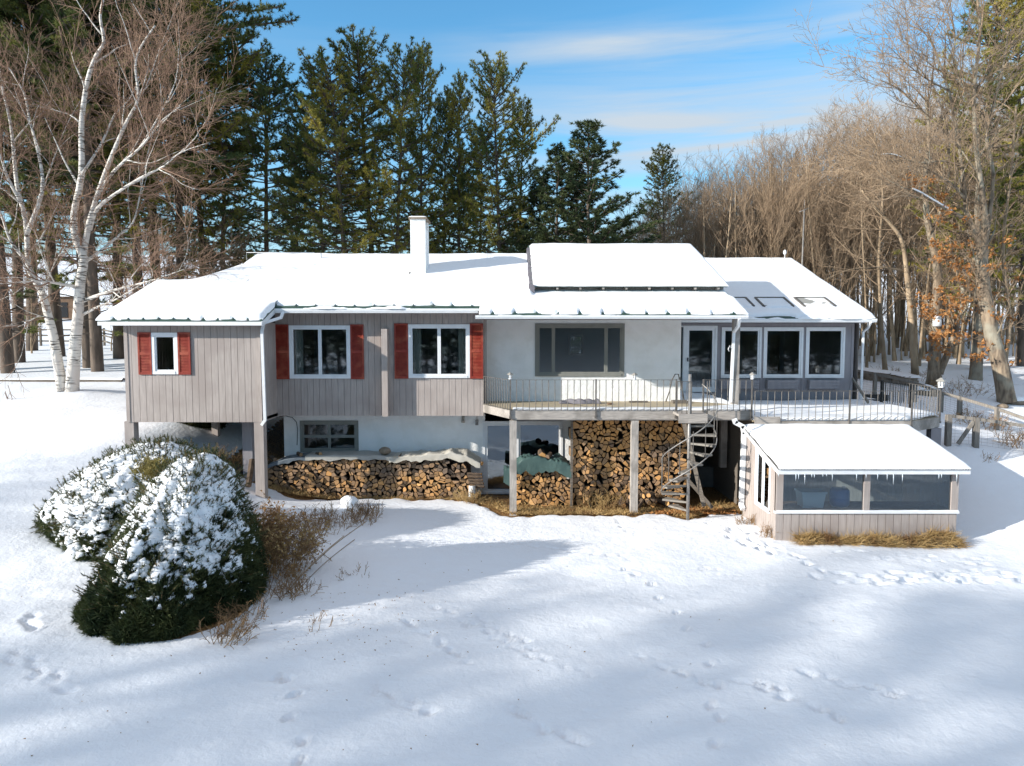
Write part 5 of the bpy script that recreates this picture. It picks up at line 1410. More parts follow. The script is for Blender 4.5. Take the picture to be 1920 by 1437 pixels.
for pr, px, ty, D, wx, lab in ((pA,503,95,41,1.15,'slim dark blue-green pine standing alone left of the big golden pines'),(pB,655,112,37,1.35,'broad golden pine left of the chimney, first of the thick clump'),(pD,612,165,40,1.0,'lower dark pine with drooping long branches at the left of the clump'),
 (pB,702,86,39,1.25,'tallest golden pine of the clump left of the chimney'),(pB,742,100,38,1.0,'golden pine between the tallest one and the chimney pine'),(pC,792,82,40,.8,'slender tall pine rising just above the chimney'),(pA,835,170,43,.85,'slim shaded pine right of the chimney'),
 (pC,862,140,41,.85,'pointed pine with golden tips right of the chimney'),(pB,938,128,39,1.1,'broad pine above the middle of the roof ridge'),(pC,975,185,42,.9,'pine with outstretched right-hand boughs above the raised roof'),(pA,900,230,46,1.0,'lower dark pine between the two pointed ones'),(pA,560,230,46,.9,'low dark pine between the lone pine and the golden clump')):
    pine(pr, px, ty, D, lab, GM, wx=wx*.86)
GS = 'bristly dark pines above the raised roof'
for pr, px, ty, D, wx, lab in ((pE,1045,275,37,1.6,'dark bristly pine left of the pointed one above the raised roof'),(pE,1108,225,36,1.6,'pointed bristly pine with upturned shoots above the raised roof'),(pE,1008,330,40,1.5,'low dark pine beside the left edge of the raised roof'),(pE,1080,310,39,1.5,'low dark bristly pine between its two taller neighbours')):
    pine(pr, px, ty, D, lab, GS, wx=wx)
pine(pC, 1243, 272, 52, 'lone green pine standing among bare trees right of the raised roof', None, wx=1.0)
pine(pC, 1828, -70, 36, 'tall golden pine behind the bare oak at upper right', None, wx=1.0)
pine(pB, 1912, 20, 37.5, 'tall pine at the right edge behind the oaks', None, wx=1.05)
# low evergreen growth between the trunks
for i, (px, ty, D) in enumerate(((450,420,44),(560,445,47),(985,410,45),(1160,420,46),(330,480,42),(820,450,50),(400,460,40))):
    pine(pE, px, ty, D, 'young dark evergreen crowded low between the pine trunks behind the roof', 'young evergreens behind the roof', wx=1.2)

# ---- bare wood
bA = bare_tree(201, 18, .15); bB = bare_tree(202, 18, .12, over=dict(n=[30,7,5,4], ang=[.55,.55,.6,.6], up=[0,.16,.08,.04,.02])); bC = bare_tree(203, 18, .17, over=dict(t0=[.45,.15,.15,.1], lr=[.42,.45,.5,.5]))
bD = bare_tree(204, 18, .11, over=dict(t0=[.5,.2,.2,.1], n=[18,6,5,4], wig=[.03,.1,.12,.15,.15])); bE = bare_tree(205, 18, .14, over=dict(n=[24,8,6,5], ang=[.5,.5,.55,.6], up=[0,.2,.1,.05,.03]), lean=(-.12,0))
sap = bare_tree(206, 10, .05, name='bare_sapling', over=dict(n=[22,6,5,3], t0=[.2,.1,.1,.1], ang=[.6,.5,.5,.5]))
spin = bare_tree(207, 16, .085, name='bare_tree', over=dict(n=[12,5,4,3], t0=[.6,.2,.2,.1], lr=[.25,.4,.5,.5], wig=[.02,.1,.12,.15,.15]))
fan = bare_tree(208, 9, .06, name='bare_sapling', over=dict(n=[14,8,6,4], t0=[.02,.1,.1,.1], ang=[.38,.35,.4,.4], lr=[1.0,.45,.5,.5], fall=[.5,.4,.4,.3], up=[0,.06,.06,.04,.02], seg=[5,7,4,3,2]))
WL = 'slender bare tree in the tan leafless wood beyond the sunroom roof'
sky_x = [1130,1180,1230,1300,1350,1400,1450,1500,1550,1600,1650,1700,1800,1960,2100]
sky_y = [400,350,335,305,295,268,240,228,215,205,200,195,200,180,150]
rng = random.Random(5)
pr_list = [bA, bB, bC, bD, bE]
cnt = 0
for i in range(140):
    px = rng.uniform(1150, 2060); D = rng.uniform(40, 72)
    if px < 1330: D = rng.uniform(48, 75)
    ty = float(np.interp(px, sky_x, sky_y))+62+rng.uniform(0, 45)+(60 if i % 3 == 0 else 0)
    x = X(px, D)
    if x < 14 and D < 42: D = 45; x = X(px, D)
    place(rng.choice(pr_list), x, D, top=at(px, ty, D).z, H0=18, rz=rng.uniform(0, 6.28), label=WL, group='bare trees of the wood')
for i in range(120):
    px = rng.uniform(1300, 2000); D = rng.uniform(36, 62); x = X(px, D)
    place(spin, x, D, H=min(rng.uniform(10, 17), at(px, float(np.interp(px, sky_x, sky_y))+60, D).z-g(x, D)), H0=16, rz=rng.uniform(0, 6.28), wx=rng.uniform(1,1.7), label=WL, group='bare trees of the wood')
for i in range(46):
    px = rng.uniform(1170, 2000); D = rng.uniform(38, 60); x = X(px, D)
    place(sap if i % 2 else fan, x, D, H=rng.uniform(6, 10), H0=10, rz=rng.uniform(0, 6.28), wx=1.2, label='thin bare sapling in the undergrowth of the leafless wood', group='saplings in the wood')
for i, (px, ty, D) in enumerate(((1365,430,40),(1420,410,41),(1480,400,40),(1530,390,39),(1300,440,42),(1250,450,40),(1195,470,41),(1450,450,38),(1560,430,38))):
    place(fan, X(px,D), D, top=at(px,ty,D).z, H0=9, rz=rng.uniform(0,6.28), wx=.9, label='fan-shaped clump of long pale whips behind the sunroom roof', group='whippy clumps behind the sunroom roof')
for i, (px, D, H) in enumerate(((250,40,7),(300,39,8),(345,36,7),(395,37,7),(440,40,6),(470,45,6),(60,42,6),(210,44,6))):
    place(sap if i % 2 else fan, X(px,D), D, H=H, H0=10, rz=rng.uniform(0,6.28), wx=1.3, label='brown twiggy sapling under the pines behind the left wing roof', group='saplings under the left pines')

# ---- the birch, limb by limb
def limb(pp, D0, D1=None):
    D1 = D0 if D1 is None else D1; n = len(pp)
    return [at(x, y, D0+(D1-D0)*i/(n-1)) for i, (x, y) in enumerate(pp)]
def smooth(pts, k=3):
    out = []
    for i in range(len(pts)-1):
        p0 = pts[max(i-1, 0)]; p1 = pts[i]; p2 = pts[i+1]; p3 = pts[min(i+2, len(pts)-1)]
        for j in range(k):
            t = j/k; out.append(.5*((2*p1)+(p2-p0)*t+(2*p0-5*p1+4*p2-p3)*t*t+(3*p1-p0-3*p2+p3)*t**3))
    return out+[pts[-1]]
def traced_tree(name, limbs, label, mt, mc, S, seed, cat='tree', TH=.85, sub=0):
    """limbs: (points, r0, r1, twig count); the limbs form the trunk, twigs the crown"""
    rng = random.Random(seed); t = thing(name, label, cat); tr, cr = MB(), MB(); tips = []
    for pts, r0, r1, nt in limbs:
        pts = smooth(pts); n = len(pts)
        tr.tube(pts, [(r0+(r1-r0)*(i/(n-1))**.6)*TH for i in range(n)], 9 if r0 > .07 else 6)
        az = rng.uniform(0, 6.28)
        for q in range(sub if r0 > .045 else 0):
            tt = .25+.72*(q+rng.random())/sub; p, d = interp(pts, min(.99, tt)); az += 2.3+rng.uniform(-.5, .5); rp = (r0+(r1-r0)*tt**.6)*TH
            sl = poly_line(p, rot_dir(d, rng.uniform(.45, .85), az), rng.uniform(1.4, 3.2), 7, .12, .07, rng)
            ra = min(rp*.6, .045); tr.tube(sl, [ra*(1-.85*k_/7) for k_ in range(8)], 5)
            for j in range(6):
                p2, d2 = interp(sl, rng.uniform(.2, .99)); grow(cr, cr, poly_line(p2, rot_dir(d2, rng.uniform(.5, 1.0), rng.uniform(0, 6.28)), S['L']*rng.uniform(.4, .9), 4, .13, S['lift'], rng), .012, S['rmin'], 2, S, rng, tips)
        for i in range(nt):
            tt = .15+.85*(i+rng.random())/nt; p, d = interp(pts, min(.995, tt)); az += 2.4+rng.uniform(-.6, .6)
            rp = r0+(r1-r0)*tt; L = S['L']*rng.uniform(.4, 1.2)
            grow(cr, cr, poly_line(p, rot_dir(d, rng.uniform(.5, 1.0), az), L, 5, .13, S['lift'], rng), min(rp*.7, .012+L*.008), S['rmin'], 1, S, rng, tips)
    a = tr.build('trunk', M[mt], t); b = cr.build('crown', M[mc], t)
    return t, tips
BS = dict(BARE); BS.update(max=3, n=[0,9,7], ref=[0,2.0,.9], t0=[0,.15,.1], ang=[0,.55,.5], lr=[0,.5,.5], fall=[0,.4,.3], rr=[0,.6,.7], rmin=.0045, seg=[0,5,4,3], wig=[0,.12,.12,.12], up=[0,.03,.0,-.02], L=2.1, lift=.04, tl=0)
BD = 27.0
bl = [
 (limb([(135,742),(140,661),(146,598),(151,529),(157,485),(143,450),(139,402),(153,328),(153,233),(164,153),(180,106),(195,79),(188,32),(196,-10)], BD, BD-.6), .33, .045, 16),
 (limb([(153,500),(164,434),(175,391),(196,328),(217,275),(238,228),(259,185),(254,127),(262,92),(291,48)], BD, BD-1.5), .17, .03, 18),
 (limb([(186,360),(215,320),(262,278),(285,250),(305,225),(338,200)], BD-.3, BD-2.2), .10, .015, 14),
 (limb([(168,430),(183,391),(222,360),(265,333),(307,312),(339,286),(392,268)], BD, BD-2.6), .12, .012, 18),
 (limb([(159,492),(190,470),(225,440),(249,418),(262,368),(275,296),(290,240)], BD, BD+.6), .09, .015, 16),
 (limb([(153,565),(190,552),(222,542),(275,529),(305,520),(345,505)], BD, BD-3.0), .11, .012, 14),
 (limb([(155,590),(185,575),(215,563),(249,543),(270,530)], BD, BD-2.4), .08, .012, 8),
 (limb([(151,540),(110,532),(79,528),(30,530),(-20,534)], BD, BD-1.5), .10, .02, 12),
 (limb([(153,328),(190,270),(215,215),(240,190),(262,150)], BD-.4, BD+.8), .08, .015, 14),
 (limb([(153,233),(130,215),(95,205),(60,195)], BD, BD+1), .05, .01, 8),
 (limb([(262,278),(300,215),(330,150),(335,90)], BD-1.0, BD-1.2), .05, .01, 14),
 (limb([(238,228),(275,160),(300,90),(320,40)], BD-1.0, BD), .05, .01, 14),
 (limb([(118,733),(101,635),(90,590),(79,550),(60,515),(53,492),(48,413),(32,349),(24,265),(18,222),(3,160)], BD, BD+.5), .26, .05, 14),
 (limb([(50,440),(79,360),(74,296),(56,227),(45,175),(16,127)], BD, BD+.8), .12, .03, 14),
 (limb([(40,380),(15,335),(0,291),(-20,260)], BD, BD-.4), .10, .03, 8),
 (limb([(53,492),(21,455),(0,397),(-20,380)], BD, BD-.8), .10, .03, 8),
 (limb([(79,360),(100,300),(125,235),(150,190)], BD+.3, BD+1.2), .05, .01, 12),
 (limb([(95,600),(75,592),(50,606),(34,613)], BD, BD-.8), .06, .015, 5),
 (limb([(79,550),(95,512),(110,480),(135,462)], BD, BD-.5), .05, .015, 5),
]
traced_tree('birch_tree', bl, 'white-barked double birch with reddish bare twigs leaning over the left wing roof', 'birch', 'birchtwig', BS, 12, TH=.80, sub=5)
# ---- oaks and big trunks on the right
OS = dict(BARE); OS.update(max=4, n=[0,5,5,4], ref=[0,2.4,1.1,.6], t0=[0,.15,.1,.1], ang=[0,.65,.6,.6], lr=[0,.5,.5,.5], fall=[0,.4,.3,.3], rr=[0,.6,.7,.7], rmin=.0055, seg=[0,5,4,3,2], wig=[0,.14,.14,.14,.14], up=[0,.06,.04,.02,0], L=2.6, lift=.07, tl=0)
OD = 29.5
ol = [
 (limb([(1888,756),(1876,690),(1860,630),(1846,554),(1840,500),(1842,466)], 28.5, OD), .42, .26, 2),
 (limb([(1842,470),(1825,430),(1812,400),(1808,360),(1799,278),(1788,220),(1779,170),(1755,100),(1740,60)], OD, OD+.5), .17, .03, 20),
 (limb([(1842,470),(1848,430),(1843,380),(1838,337),(1830,278),(1826,198),(1830,130),(1838,60),(1830,-20)], OD, OD-.5), .20, .05, 20),
 (limb([(1850,440),(1862,330),(1850,260),(1862,200),(1880,130),(1890,60)], OD, OD+1), .12, .04, 18),
 (limb([(1818,415),(1785,398),(1755,381),(1730,366),(1711,357),(1690,352)], OD, OD-1.5), .11, .03, 8),
 (limb([(1812,378),(1790,350),(1760,330),(1725,310)], OD, OD-1), .08, .02, 10),
 (limb([(1799,278),(1760,235),(1720,200),(1690,170),(1650,150)], OD, OD-1), .07, .015, 14),
 (limb([(1779,170),(1740,150),(1700,120),(1670,90)], OD, OD-1), .05, .012, 12),
 (limb([(1826,198),(1790,130),(1790,60),(1770,10)], OD, OD), .06, .02, 12),
 (limb([(1801,310),(1765,302),(1725,306),(1692,296),(1670,290),(1648,291)], OD, OD), .06, .02, 10),
]
oak, tips = traced_tree('oak_tree', ol, 'leaning bare oak with forked pale limbs at the right edge of the yard', 'oakbark', 'twig', OS, 21, sub=4)
o2 = [
 (limb([(1750,722),(1752,680),(1753,608),(1758,512),(1743,432),(1737,400),(1735,330),(1742,250),(1735,180)], 30.5, 31), .40, .06, 26),
 (limb([(1760,700),(1775,668),(1791,624),(1802,580),(1806,540)], 30.5, 29.8), .22, .08, 5),
 (limb([(1745,440),(1770,380),(1780,300),(1775,230)], 30.8, 31.5), .12, .03, 16),
]
t2, tips2 = traced_tree('oak_tree', o2, 'thick-trunked oak with a low leaning fork and orange leaves behind the deck', 'oakbark', 'twig', OS, 22, sub=4)
o3 = [(limb([(1828,722),(1833,640),(1835,560),(1838,490),(1832,400),(1836,300),(1828,200)], 33, 33.5), .38, .08, 26)]
t3, _ = traced_tree('oak_tree', o3, 'straight thick oak trunk between the forked oak and the leaning one', 'oakbark', 'twig', OS, 23)
o4 = [(limb([(1716,703),(1708,592),(1698,496),(1689,448),(1665,415),(1645,395),(1616,357)], 31.5, 31), .20, .05, 12),
      (limb([(1694,508),(1668,503),(1644,501),(1610,503),(1580,510),(1540,528)], 31.4, 30.5), .07, .01, 10)]
traced_tree('oak_tree', o4, 'curved tan tree with one arching side branch right of the sunroom roof', 'barktan', 'twig', OS, 24)
o5 = [(limb([(1660,700),(1652,600),(1648,480),(1655,360),(1640,250)], 33, 33.5), .15, .03, 22), ]
traced_tree('oak_tree', o5, 'slim tan tree just right of the sunroom corner', 'barktan', 'twig', OS, 25)
o6 = [(limb([(1880,700),(1893,600),(1880,470),(1895,330),(1905,200)], 32, 33), .15, .05, 22)]
traced_tree('oak_tree', o6, 'slim grey tree rising behind the leaning oak at the right edge', 'barktan', 'twig', OS, 26)
o7 = [(limb([(1805,430),(1800,420),(1640,290),(1660,287),(1680,292)], 33, 33), .03, .01, 0)]
# snow lying on limbs
def limb_snow(parent, pts, w):
    b = MB(); pts = smooth([p+Vector((0,0,w*.9)) for p in pts]); b.tube(pts, [w*.5]+[w*.85]*(len(pts)-2)+[w*.4], 6); b.build('branch_snow', M['snow'], parent)
limb_snow(oak, limb([(1785,396),(1755,379),(1730,364),(1711,355)], OD-.7, OD-1.5), .036)
limb_snow(oak, limb([(1652,291),(1670,290),(1692,296)], OD, OD), .03)
# leaves still on the oak
rg = random.Random(8); LPp, LDd = [], []
br = MB()
for i in range(150):
    c0 = rg.choice(((1770,600,30,45),(1800,560,38,55),(1850,590,40,50),(1790,470,28,30),(1835,500,40,40),(1740,560,20,25),(1800,520,45,40),(1765,640,20,20),(1860,650,28,20),(1770,390,20,50),(1725,340,25,15)))
    px, py = rg.gauss(c0[0], c0[2]*.75), rg.gauss(c0[1], c0[3]*.75); D = 29.3+rg.gauss(0, .5)
    p = at(px, py, D)
    d = Vector((rg.gauss(0,1), rg.gauss(0,.6), rg.gauss(0,.5))).normalized()
    q = p+d*rg.uniform(.25,.6); br.tube([p-d*.3, p, q], [.012,.008,.004], 3, cap=False)
    for k in range(rg.randint(5, 12)):
        c = p.lerp(q, rg.random()); LPp.append((c.x+rg.gauss(0,.09), c.y+rg.gauss(0,.09), c.z+rg.gauss(0,.07))); LDd.append((rg.gauss(0,.6), rg.gauss(0,.6), -.5))
lf = MB(); blades(lf, LPp, LDd, 3, .15, .10, .5, 3)
lv = lf.build('dead_leaves', M['oakleaf'], t2); tag(br.build('leafy_twigs', M['twig'], t2), kind='stuff')

# ---- two snow-laden yews
def snow_shrub(name, cx, cy, rx, ry, h, label, seed, peak=(0,0), tip=None, snowline=.30, nblade=26000, cone=False):
    zb = g(cx, cy)-.25
    t = empty(name, (cx, cy, zb), label, 'shrub')
    na, nh = 420, 230
    A = np.linspace(0, 2*PI, na); T = np.linspace(0, 1, nh)
    AA, TT = np.meshgrid(A, T, indexing='ij')
    ca, sa_ = np.cos(AA), np.sin(AA)
    # silhouette: widest near a third of the height, domed top
    pr = np.where(TT < .16, .93+.07*np.sin(TT/.16*PI/2), np.clip(1-(TT-.16)/.84, 0, 1)**.48) if cone else np.where(TT < .28, .90+.10*np.sin(TT/.28*PI/2), np.sqrt(np.clip(1-((TT-.28)/.72)**2.0, 0, 1))**1.15)
    lump = 1+.50*fbm(2+ca*1.3, 2+sa_*1.3+TT*2.2, seed, 3)+.34*fbm(5+ca*4, 5+sa_*4+TT*6, seed+4, 4)
    lump = lump+(1-lump)*(TT > .985)
    HH = h*(1+.18*(1-TT)*0)
    Xs = rx*pr*ca*lump+peak[0]*TT; Ys = ry*pr*sa_*lump+peak[1]*TT
    Zs = h*TT+ .16*fbm(3+ca*3*pr, 3+sa_*3*pr, seed+9, 4)*TT*1.6
    base = np.stack([Xs, Ys, Zs], -1)
    dA = np.gradient(base, axis=0); dT = np.gradient(base, axis=1); Nn = np.cross(dA, dT); Nn /= np.linalg.norm(Nn, axis=-1)[..., None]+1e-9
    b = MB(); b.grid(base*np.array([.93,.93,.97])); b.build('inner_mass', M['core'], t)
    Px, Py, Pz = Xs, Ys, Zs
    m = Nn[..., 2]*.42+(TT-.45)*(1.7 if cone else 1.0)+.80*fbm(Px*1.6+Pz*.6, Py*1.6+Pz*2.0, seed+12, 4)+.12
    m += 1.35*fbm(AA*5*rx, Pz*6+AA, seed+17, 4)+1.1*fbm(AA*14*rx, Pz*17, seed+27, 3)+.6*fbm(AA*34*rx, Pz*42, seed+37, 2)
    k = np.clip((m-snowline)/.20, 0, 1)
    S = base+Nn*(.025+.055*np.sqrt(k))[..., None]+np.array([0,0,1])*(.03*k)[..., None]
    S = S+Nn*(fbm(Px*9, Py*9+Pz*9, seed+20, 3)*.10)[..., None]
    S[-1] = S[0]
    mask = (k[:-1, :-1] > .0) & (k[1:, 1:] > .0)
    S = np.where((k > 0)[..., None], S, base)
    b = MB(); b.grid(S, mask=mask); b.build('snow_cover', M['snow'], t)
    R = np.random.RandomState(seed)
    w = pr.copy(); w = w/w.sum(); idx = R.choice(w.size, nblade, p=w.ravel()/w.sum())
    kk = k.ravel()[idx]; keep = R.rand(nblade) > kk*.80; idx = idx[keep]
    P0 = base.reshape(-1, 3)[idx]+R.normal(0, .03, (len(idx), 3)); N0 = Nn.reshape(-1, 3)[idx]*.8; N0[:, 2] += .12; 
    b = MB(); blades(b, P0, N0, 4, .17, .035, .45, seed); b.build('foliage', M['yew'], t)
    # sprays poking out of the snow
    idx2 = R.choice(w.size, 1500); P1 = base.reshape(-1, 3)[idx2]; N1 = Nn.reshape(-1, 3)[idx2]; b = MB(); PP, DD = [], []
    for p, n in zip(P1, N1):
        if p[2] < h*.2: continue
        d = Vector(n)+Vector((random.uniform(-.9,.9), random.uniform(-.6,.6), .35)); d.normalize(); L = random.uniform(.10,.34); e = Vector(p)+d*L
        b.tube([p, e], [.008,.004], 3, cap=False)
        for q in range(9):
            c = Vector(p).lerp(e, .3+.7*q/8); PP.append(tuple(c)); DD.append((d.x*.8, d.y*.8, d.z*.8))
    b.build('sprays', M['dryweed'], t)
    b = MB(); blades(b, PP, DD, 3, .085, .016, .6, seed+3); b.build('spray_needles', M['yew'], t)
    if tip:
        b = MB(); PP, DD = [], []
        for i in range(900):
            p = Vector(tip)-Vector((cx,cy,zb))+Vector((random.gauss(0,.16), random.gauss(0,.14), random.gauss(0,.10))); PP.append(tuple(p)); DD.append((random.gauss(0,.4)-.1, random.gauss(0,.4), .5))
        blades(b, PP, DD, 3, .13, .022, .5, seed+5); b.build('yellow_tips', M['yewtip'], t)
    return t
snow_shrub('yew_shrub', -8.8, 16.3, 1.7, 1.75, 2.1, 'snow covered yew behind the larger one beside the left wing posts', 41, peak=(.3,.5), snowline=-.16)
snow_shrub('yew_shrub', -6.42, 12.95, 1.42, 1.75, 2.75, 'largest snow-laden yew, dark green below, in front at the left', 57, peak=(.25,.9), tip=tuple(at(292,880,13.8)), snowline=.20, nblade=42000, cone=True)
snow_shrub('yew_shrub', X(368,23.6), 23.6, .75, .6, .55, 'small dark shrub under the floor of the left wing', 63, snowline=2.0, nblade=5000)

# ---- brown weedy shrubs
def weed(name, px, py, h, spread, n, label, seed, mt='dryweed', leaf='deadleaf', nl=3, D=None, lean=(0,0), lw=.035):
    p = on_ground(px, py); rng = random.Random(seed); t = empty(name, (p.x, p.y, p.z-.03), label, 'shrub'); b = MB(); tips = []
    S = dict(BARE); S.update(max=3, n=[9,6,5], ref=[1,.6,.3], t0=[.25,.2,.2], ang=[.5,.5,.6], lr=[.5,.5,.5], fall=[.3,.3,.3], rr=[.6,.7,.7], rmin=.0042, seg=[5,4,3,2], wig=[.22,.24,.25,.25], up=[-.02,-.02,-.02,0], k=[4,3,3,3], tl=9)
    for i in range(int(n*1.5)):
        a = rng.uniform(0, 6.28); r = spread*rng.random()**.6; bx, by = r*math.cos(a), r*math.sin(a)*.8
        zz = g(p.x+bx, p.y+by)-p.z
        d = Vector((bx*.5+lean[0]+rng.gauss(0,.45), by*.5+lean[1]+rng.gauss(0,.45), 1)); L = h*rng.uniform(.5,1.15)
        grow(b, b, poly_line((bx,by,zz), d, L, 5, .10, .0, rng), .007, .003, 0, S, rng, tips)
    tag(b.build('stems', M[mt], t), kind='stuff')
    if leaf and tips:
        PP = [tuple(q+Vector((rng.gauss(0,.03), rng.gauss(0,.03), rng.gauss(0,.03)))) for q, _ in tips if rng.random() < nl/4]; DD = [(rng.gauss(0,.6), rng.gauss(0,.6), rng.gauss(-.1,.5)) for _ in PP]
        if PP: b = MB(); blades(b, PP, DD, 2, .08, lw, .6, seed); b.build('withered_leaves', M[leaf], t)
    return t
weed('dry_bush', 515, 1075, 1.0, .62, 60, 'rusty orange-brown bush right of the larger snow-laden yew', 301, leaf='straw', nl=2.8, lw=.045)
weed('dry_bush', 468, 1045, 1.0, .5, 60, 'dark tangled bush against the right side of the larger yew', 302, nl=3.2, lw=.05)
weed('dry_bush', 590, 995, .5, .75, 40, 'low olive-brown weeds between the orange-brown bush and the wood stack', 303, nl=2.4)
weed('dry_bush', 655, 980, .45, .8, 44, 'low brown weeds with a snowy tuft in front of the long wood stack', 304, nl=2.2)
weed('dry_bush', 540, 1120, .55, .4, 22, 'bare purple-brown stems at the foot of the orange-brown bush', 305, nl=.9)
weed('dry_bush', 430, 1200, .42, .35, 22, 'dark flattened weeds on the snow below the larger yew', 306, nl=1.4, lean=(.6,.3))
weed('dry_bush', 455, 1165, .4, .4, 18, 'sparse dark stems between the larger yew and the flattened weeds', 307, nl=1.2)
weed('dry_bush', 590, 1170, .22, .4, 8, 'tiny dark sprigs poking through the snow right of the flattened weeds', 308, nl=1.4)
weed('dry_bush', 665, 1085, .25, .3, 8, 'small sparse sprig alone on the shaded snow', 309, nl=1.0)
weed('dry_bush', 690, 965, .4, .4, 20, 'reddish stems at the right end of the low brown weeds', 310, nl=1.0)
weed('dry_bush', 1400, 985, .32, .3, 16, 'withered reddish plants at the left foot of the greenhouse wall', 311, nl=2)
weed('dry_bush', 1440, 1008, .32, .3, 16, 'pale dry stems at the front left corner of the greenhouse', 312, nl=1)
weed('dry_bush', 1390, 958, .35, .25, 16, 'withered brown plants beside the foot of the white downspout', 313, nl=2.4)
weed('dry_bush', 1845, 800, .55, .8, 30, 'low brown brush in the snow behind the gate fence', 314, nl=1.4)
weed('dry_bush', 1905, 835, .5, .5, 24, 'dark brush at the right edge beyond the wire fence', 315, nl=1.4)
weed('dry_bush', 1848, 862, .22, .3, 10, 'dark sprigs on the snow below the gate fence', 316, nl=2)
weed('dry_bush', 1800, 737, .55, 1.1, 26, 'thin brown brush at the foot of the oaks', 317, nl=1)
weed('dry_bush', 1690, 712, .55, 1.0, 20, 'thin tan brush along the snowy stone wall', 318, nl=1)
weed('dry_bush', 425, 870, .45, .45, 30, 'dark leafy brush under the left wing beside the posts', 319, nl=2.4)
weed('dry_bush', 880, 942, .4, .35, 26, 'tan dry weeds in front of the ragged end of the long stack', 320, mt='straw', nl=1)
weed('dry_bush', 1130, 952, .45, .6, 46, 'straw-coloured weeds in front of the tall wood stack', 321, mt='straw', nl=1)
p = on_ground(655, 950); rock('snow_clump', (p.x, p.y, p.z+.12), .22, M['snow'], 'small rounded heap of snow on the low brown weeds', 'snow heap', 31, (1.2,1,.9))
rgl = random.Random(31)
for i, (px, py, L) in enumerate(((590,1075,1.9),(600,1082,1.6),(612,1048,1.4))):
    p = on_ground(px-60, py+45); q = at(px+55+10*i, py-70, p.y+1.6); b = MB()
    b.tube(smooth([p, p.lerp(q, .5)+Vector((0,0,.08)), q]), .011, 4); tag(b.build('long_stem', M['twig']), ['longest pale cane arching from the orange-brown bush','shorter pale cane below the longest one','pale cane above the others by the low weeds'][i], 'plant stem')

# ---- straw and grass as ground cover
def straw(name, pts_fn, n, L, W, m, label, seed, up=.5):
    rng = random.Random(seed); PP, DD = [], []
    XY = [pts_fn(rng) for _ in range(n)]; Z = gz([p[0] for p in XY], [p[1] for p in XY])
    for (x, y, dz, a), z in zip(XY, Z): PP.append((x, y, z+dz)); DD.append((a+rng.gauss(0,.6), rng.gauss(0,.5)-.15, up))
    b = MB(); blades(b, PP, DD, 2, L, W, .35, seed); return tag(b.build(name, m), label, 'grass', kind='stuff')
def f1(r):
    x = r.uniform(-7.4, 6.8); yb = float(np.interp(x, bareY_x, bareY_y)); return x, yb+.1+abs(r.gauss(0,.5)), 0, 0
straw('dry_grass', f1, 6500, .17, .018, M['straw'], 'dry straw and grass on the bare ground along the wood stacks', 401, .45)
def f2(r):
    u = r.random(); x = X(1500,17.2)+(X(1812,17.2)-X(1500,17.2))*u; h = .13+.13*abs(math.sin(u*9+.5))+.16*(.80 < u < .95)
    v = r.random()**.7; return x+r.gauss(0,.03), 17.22-.30*(1-v)-.02, v*h*.8, (-.3 if u < .4 else .2)
straw('dry_grass', f2, 2600, .34, .016, M['straw'], 'flattened golden grass along the foot of the greenhouse front', 402, .12)
def f3(r): x = r.gauss(5.4,.55); return x, 19.95+abs(r.gauss(0,.35)), .01, 0
b = MB(); rg = random.Random(9); PP = []; DD = []
for i in range(1500):
    x, y, _, _ = f3(rg); PP.append((x, y)); DD.append((rg.gauss(0,1), rg.gauss(0,1), .2))
Z = gz([p[0] for p in PP], [p[1] for p in PP]); blades(b, [(p[0], p[1], z+.015) for p, z in zip(PP, Z)], DD, 2, .10, .06, .3, 9)
tag(b.build('fallen_leaves', M['oakleaf']), 'orange fallen leaves on the ground round the spiral stair', 'leaves', kind='stuff')
# specks of seed and leaf on the snow
b = MB(); PP = []; DD = []
for i in range(320):
    q = on_ground(rg.gauss(640, 120), rg.gauss(1130, 60)) if i % 3 else on_ground(rg.uniform(40, 1900), rg.uniform(1000, 1420)); PP.append((q.x, q.y, q.z+.012)); DD.append((rg.gauss(0,1), rg.gauss(0,1), .15))
blades(b, PP, DD, 2, .035, .02, .4, 19); tag(b.build('leaf_litter', M['deadleaf']), 'tiny dark leaf crumbs scattered over the front snow', 'leaves', kind='stuff')

# ---- trees standing outside the picture: they shade the lawn and stand mirrored in the windows
GO = 'trees standing outside the picture'
nrm = (.371, -.928); dr = (.928, .371)
def off(pr, s, t, H, H0, wx=1.0):
    x, y = s*nrm[0]+t*dr[0], s*nrm[1]+t*dr[1]
    place(pr, x, y, H=H, H0=H0, rz=rng.uniform(0, 6.28), wx=wx, label='tree standing outside the picture beyond the left side of the lawn', group=GO)
OFF = [(pA,-7.0,-50,25),(bC,-9.4,-60,22),(pA,-2.6,-54,27),(pA,3.4,-56,29),(pA,9,-54,30),(pD,14,-58,30),(pD,-10.6,-40,11),
 (bA,-15,-44,13),(bE,-18,-42,12.5),(bC,-21,-46,13),(bA,-13,-40,11),(pA,-17,-50,12),(bE,-24.5,-44,12)]
for pr, s, t, H in OFF: off(pr, s, t, H, 20 if pr in (pA, pD) else 18, 1.15)
for i in range(64):
    x = -85+(i % 32)*5.4+rng.uniform(-2, 2); y = (-42 if i < 32 else -58)-rng.uniform(0, 12)
    if x < -48: y -= 25
    pr = rng.choice((pA, pD, bA, bC, bE, pE, pE))
    place(pr, x, y, H=rng.uniform(14, 20), H0=20 if pr in (pA, pD, pE) else 18, rz=rng.uniform(0, 6.28), wx=1.5, label='tree standing outside the picture behind the front lawn', group=GO+' in front')
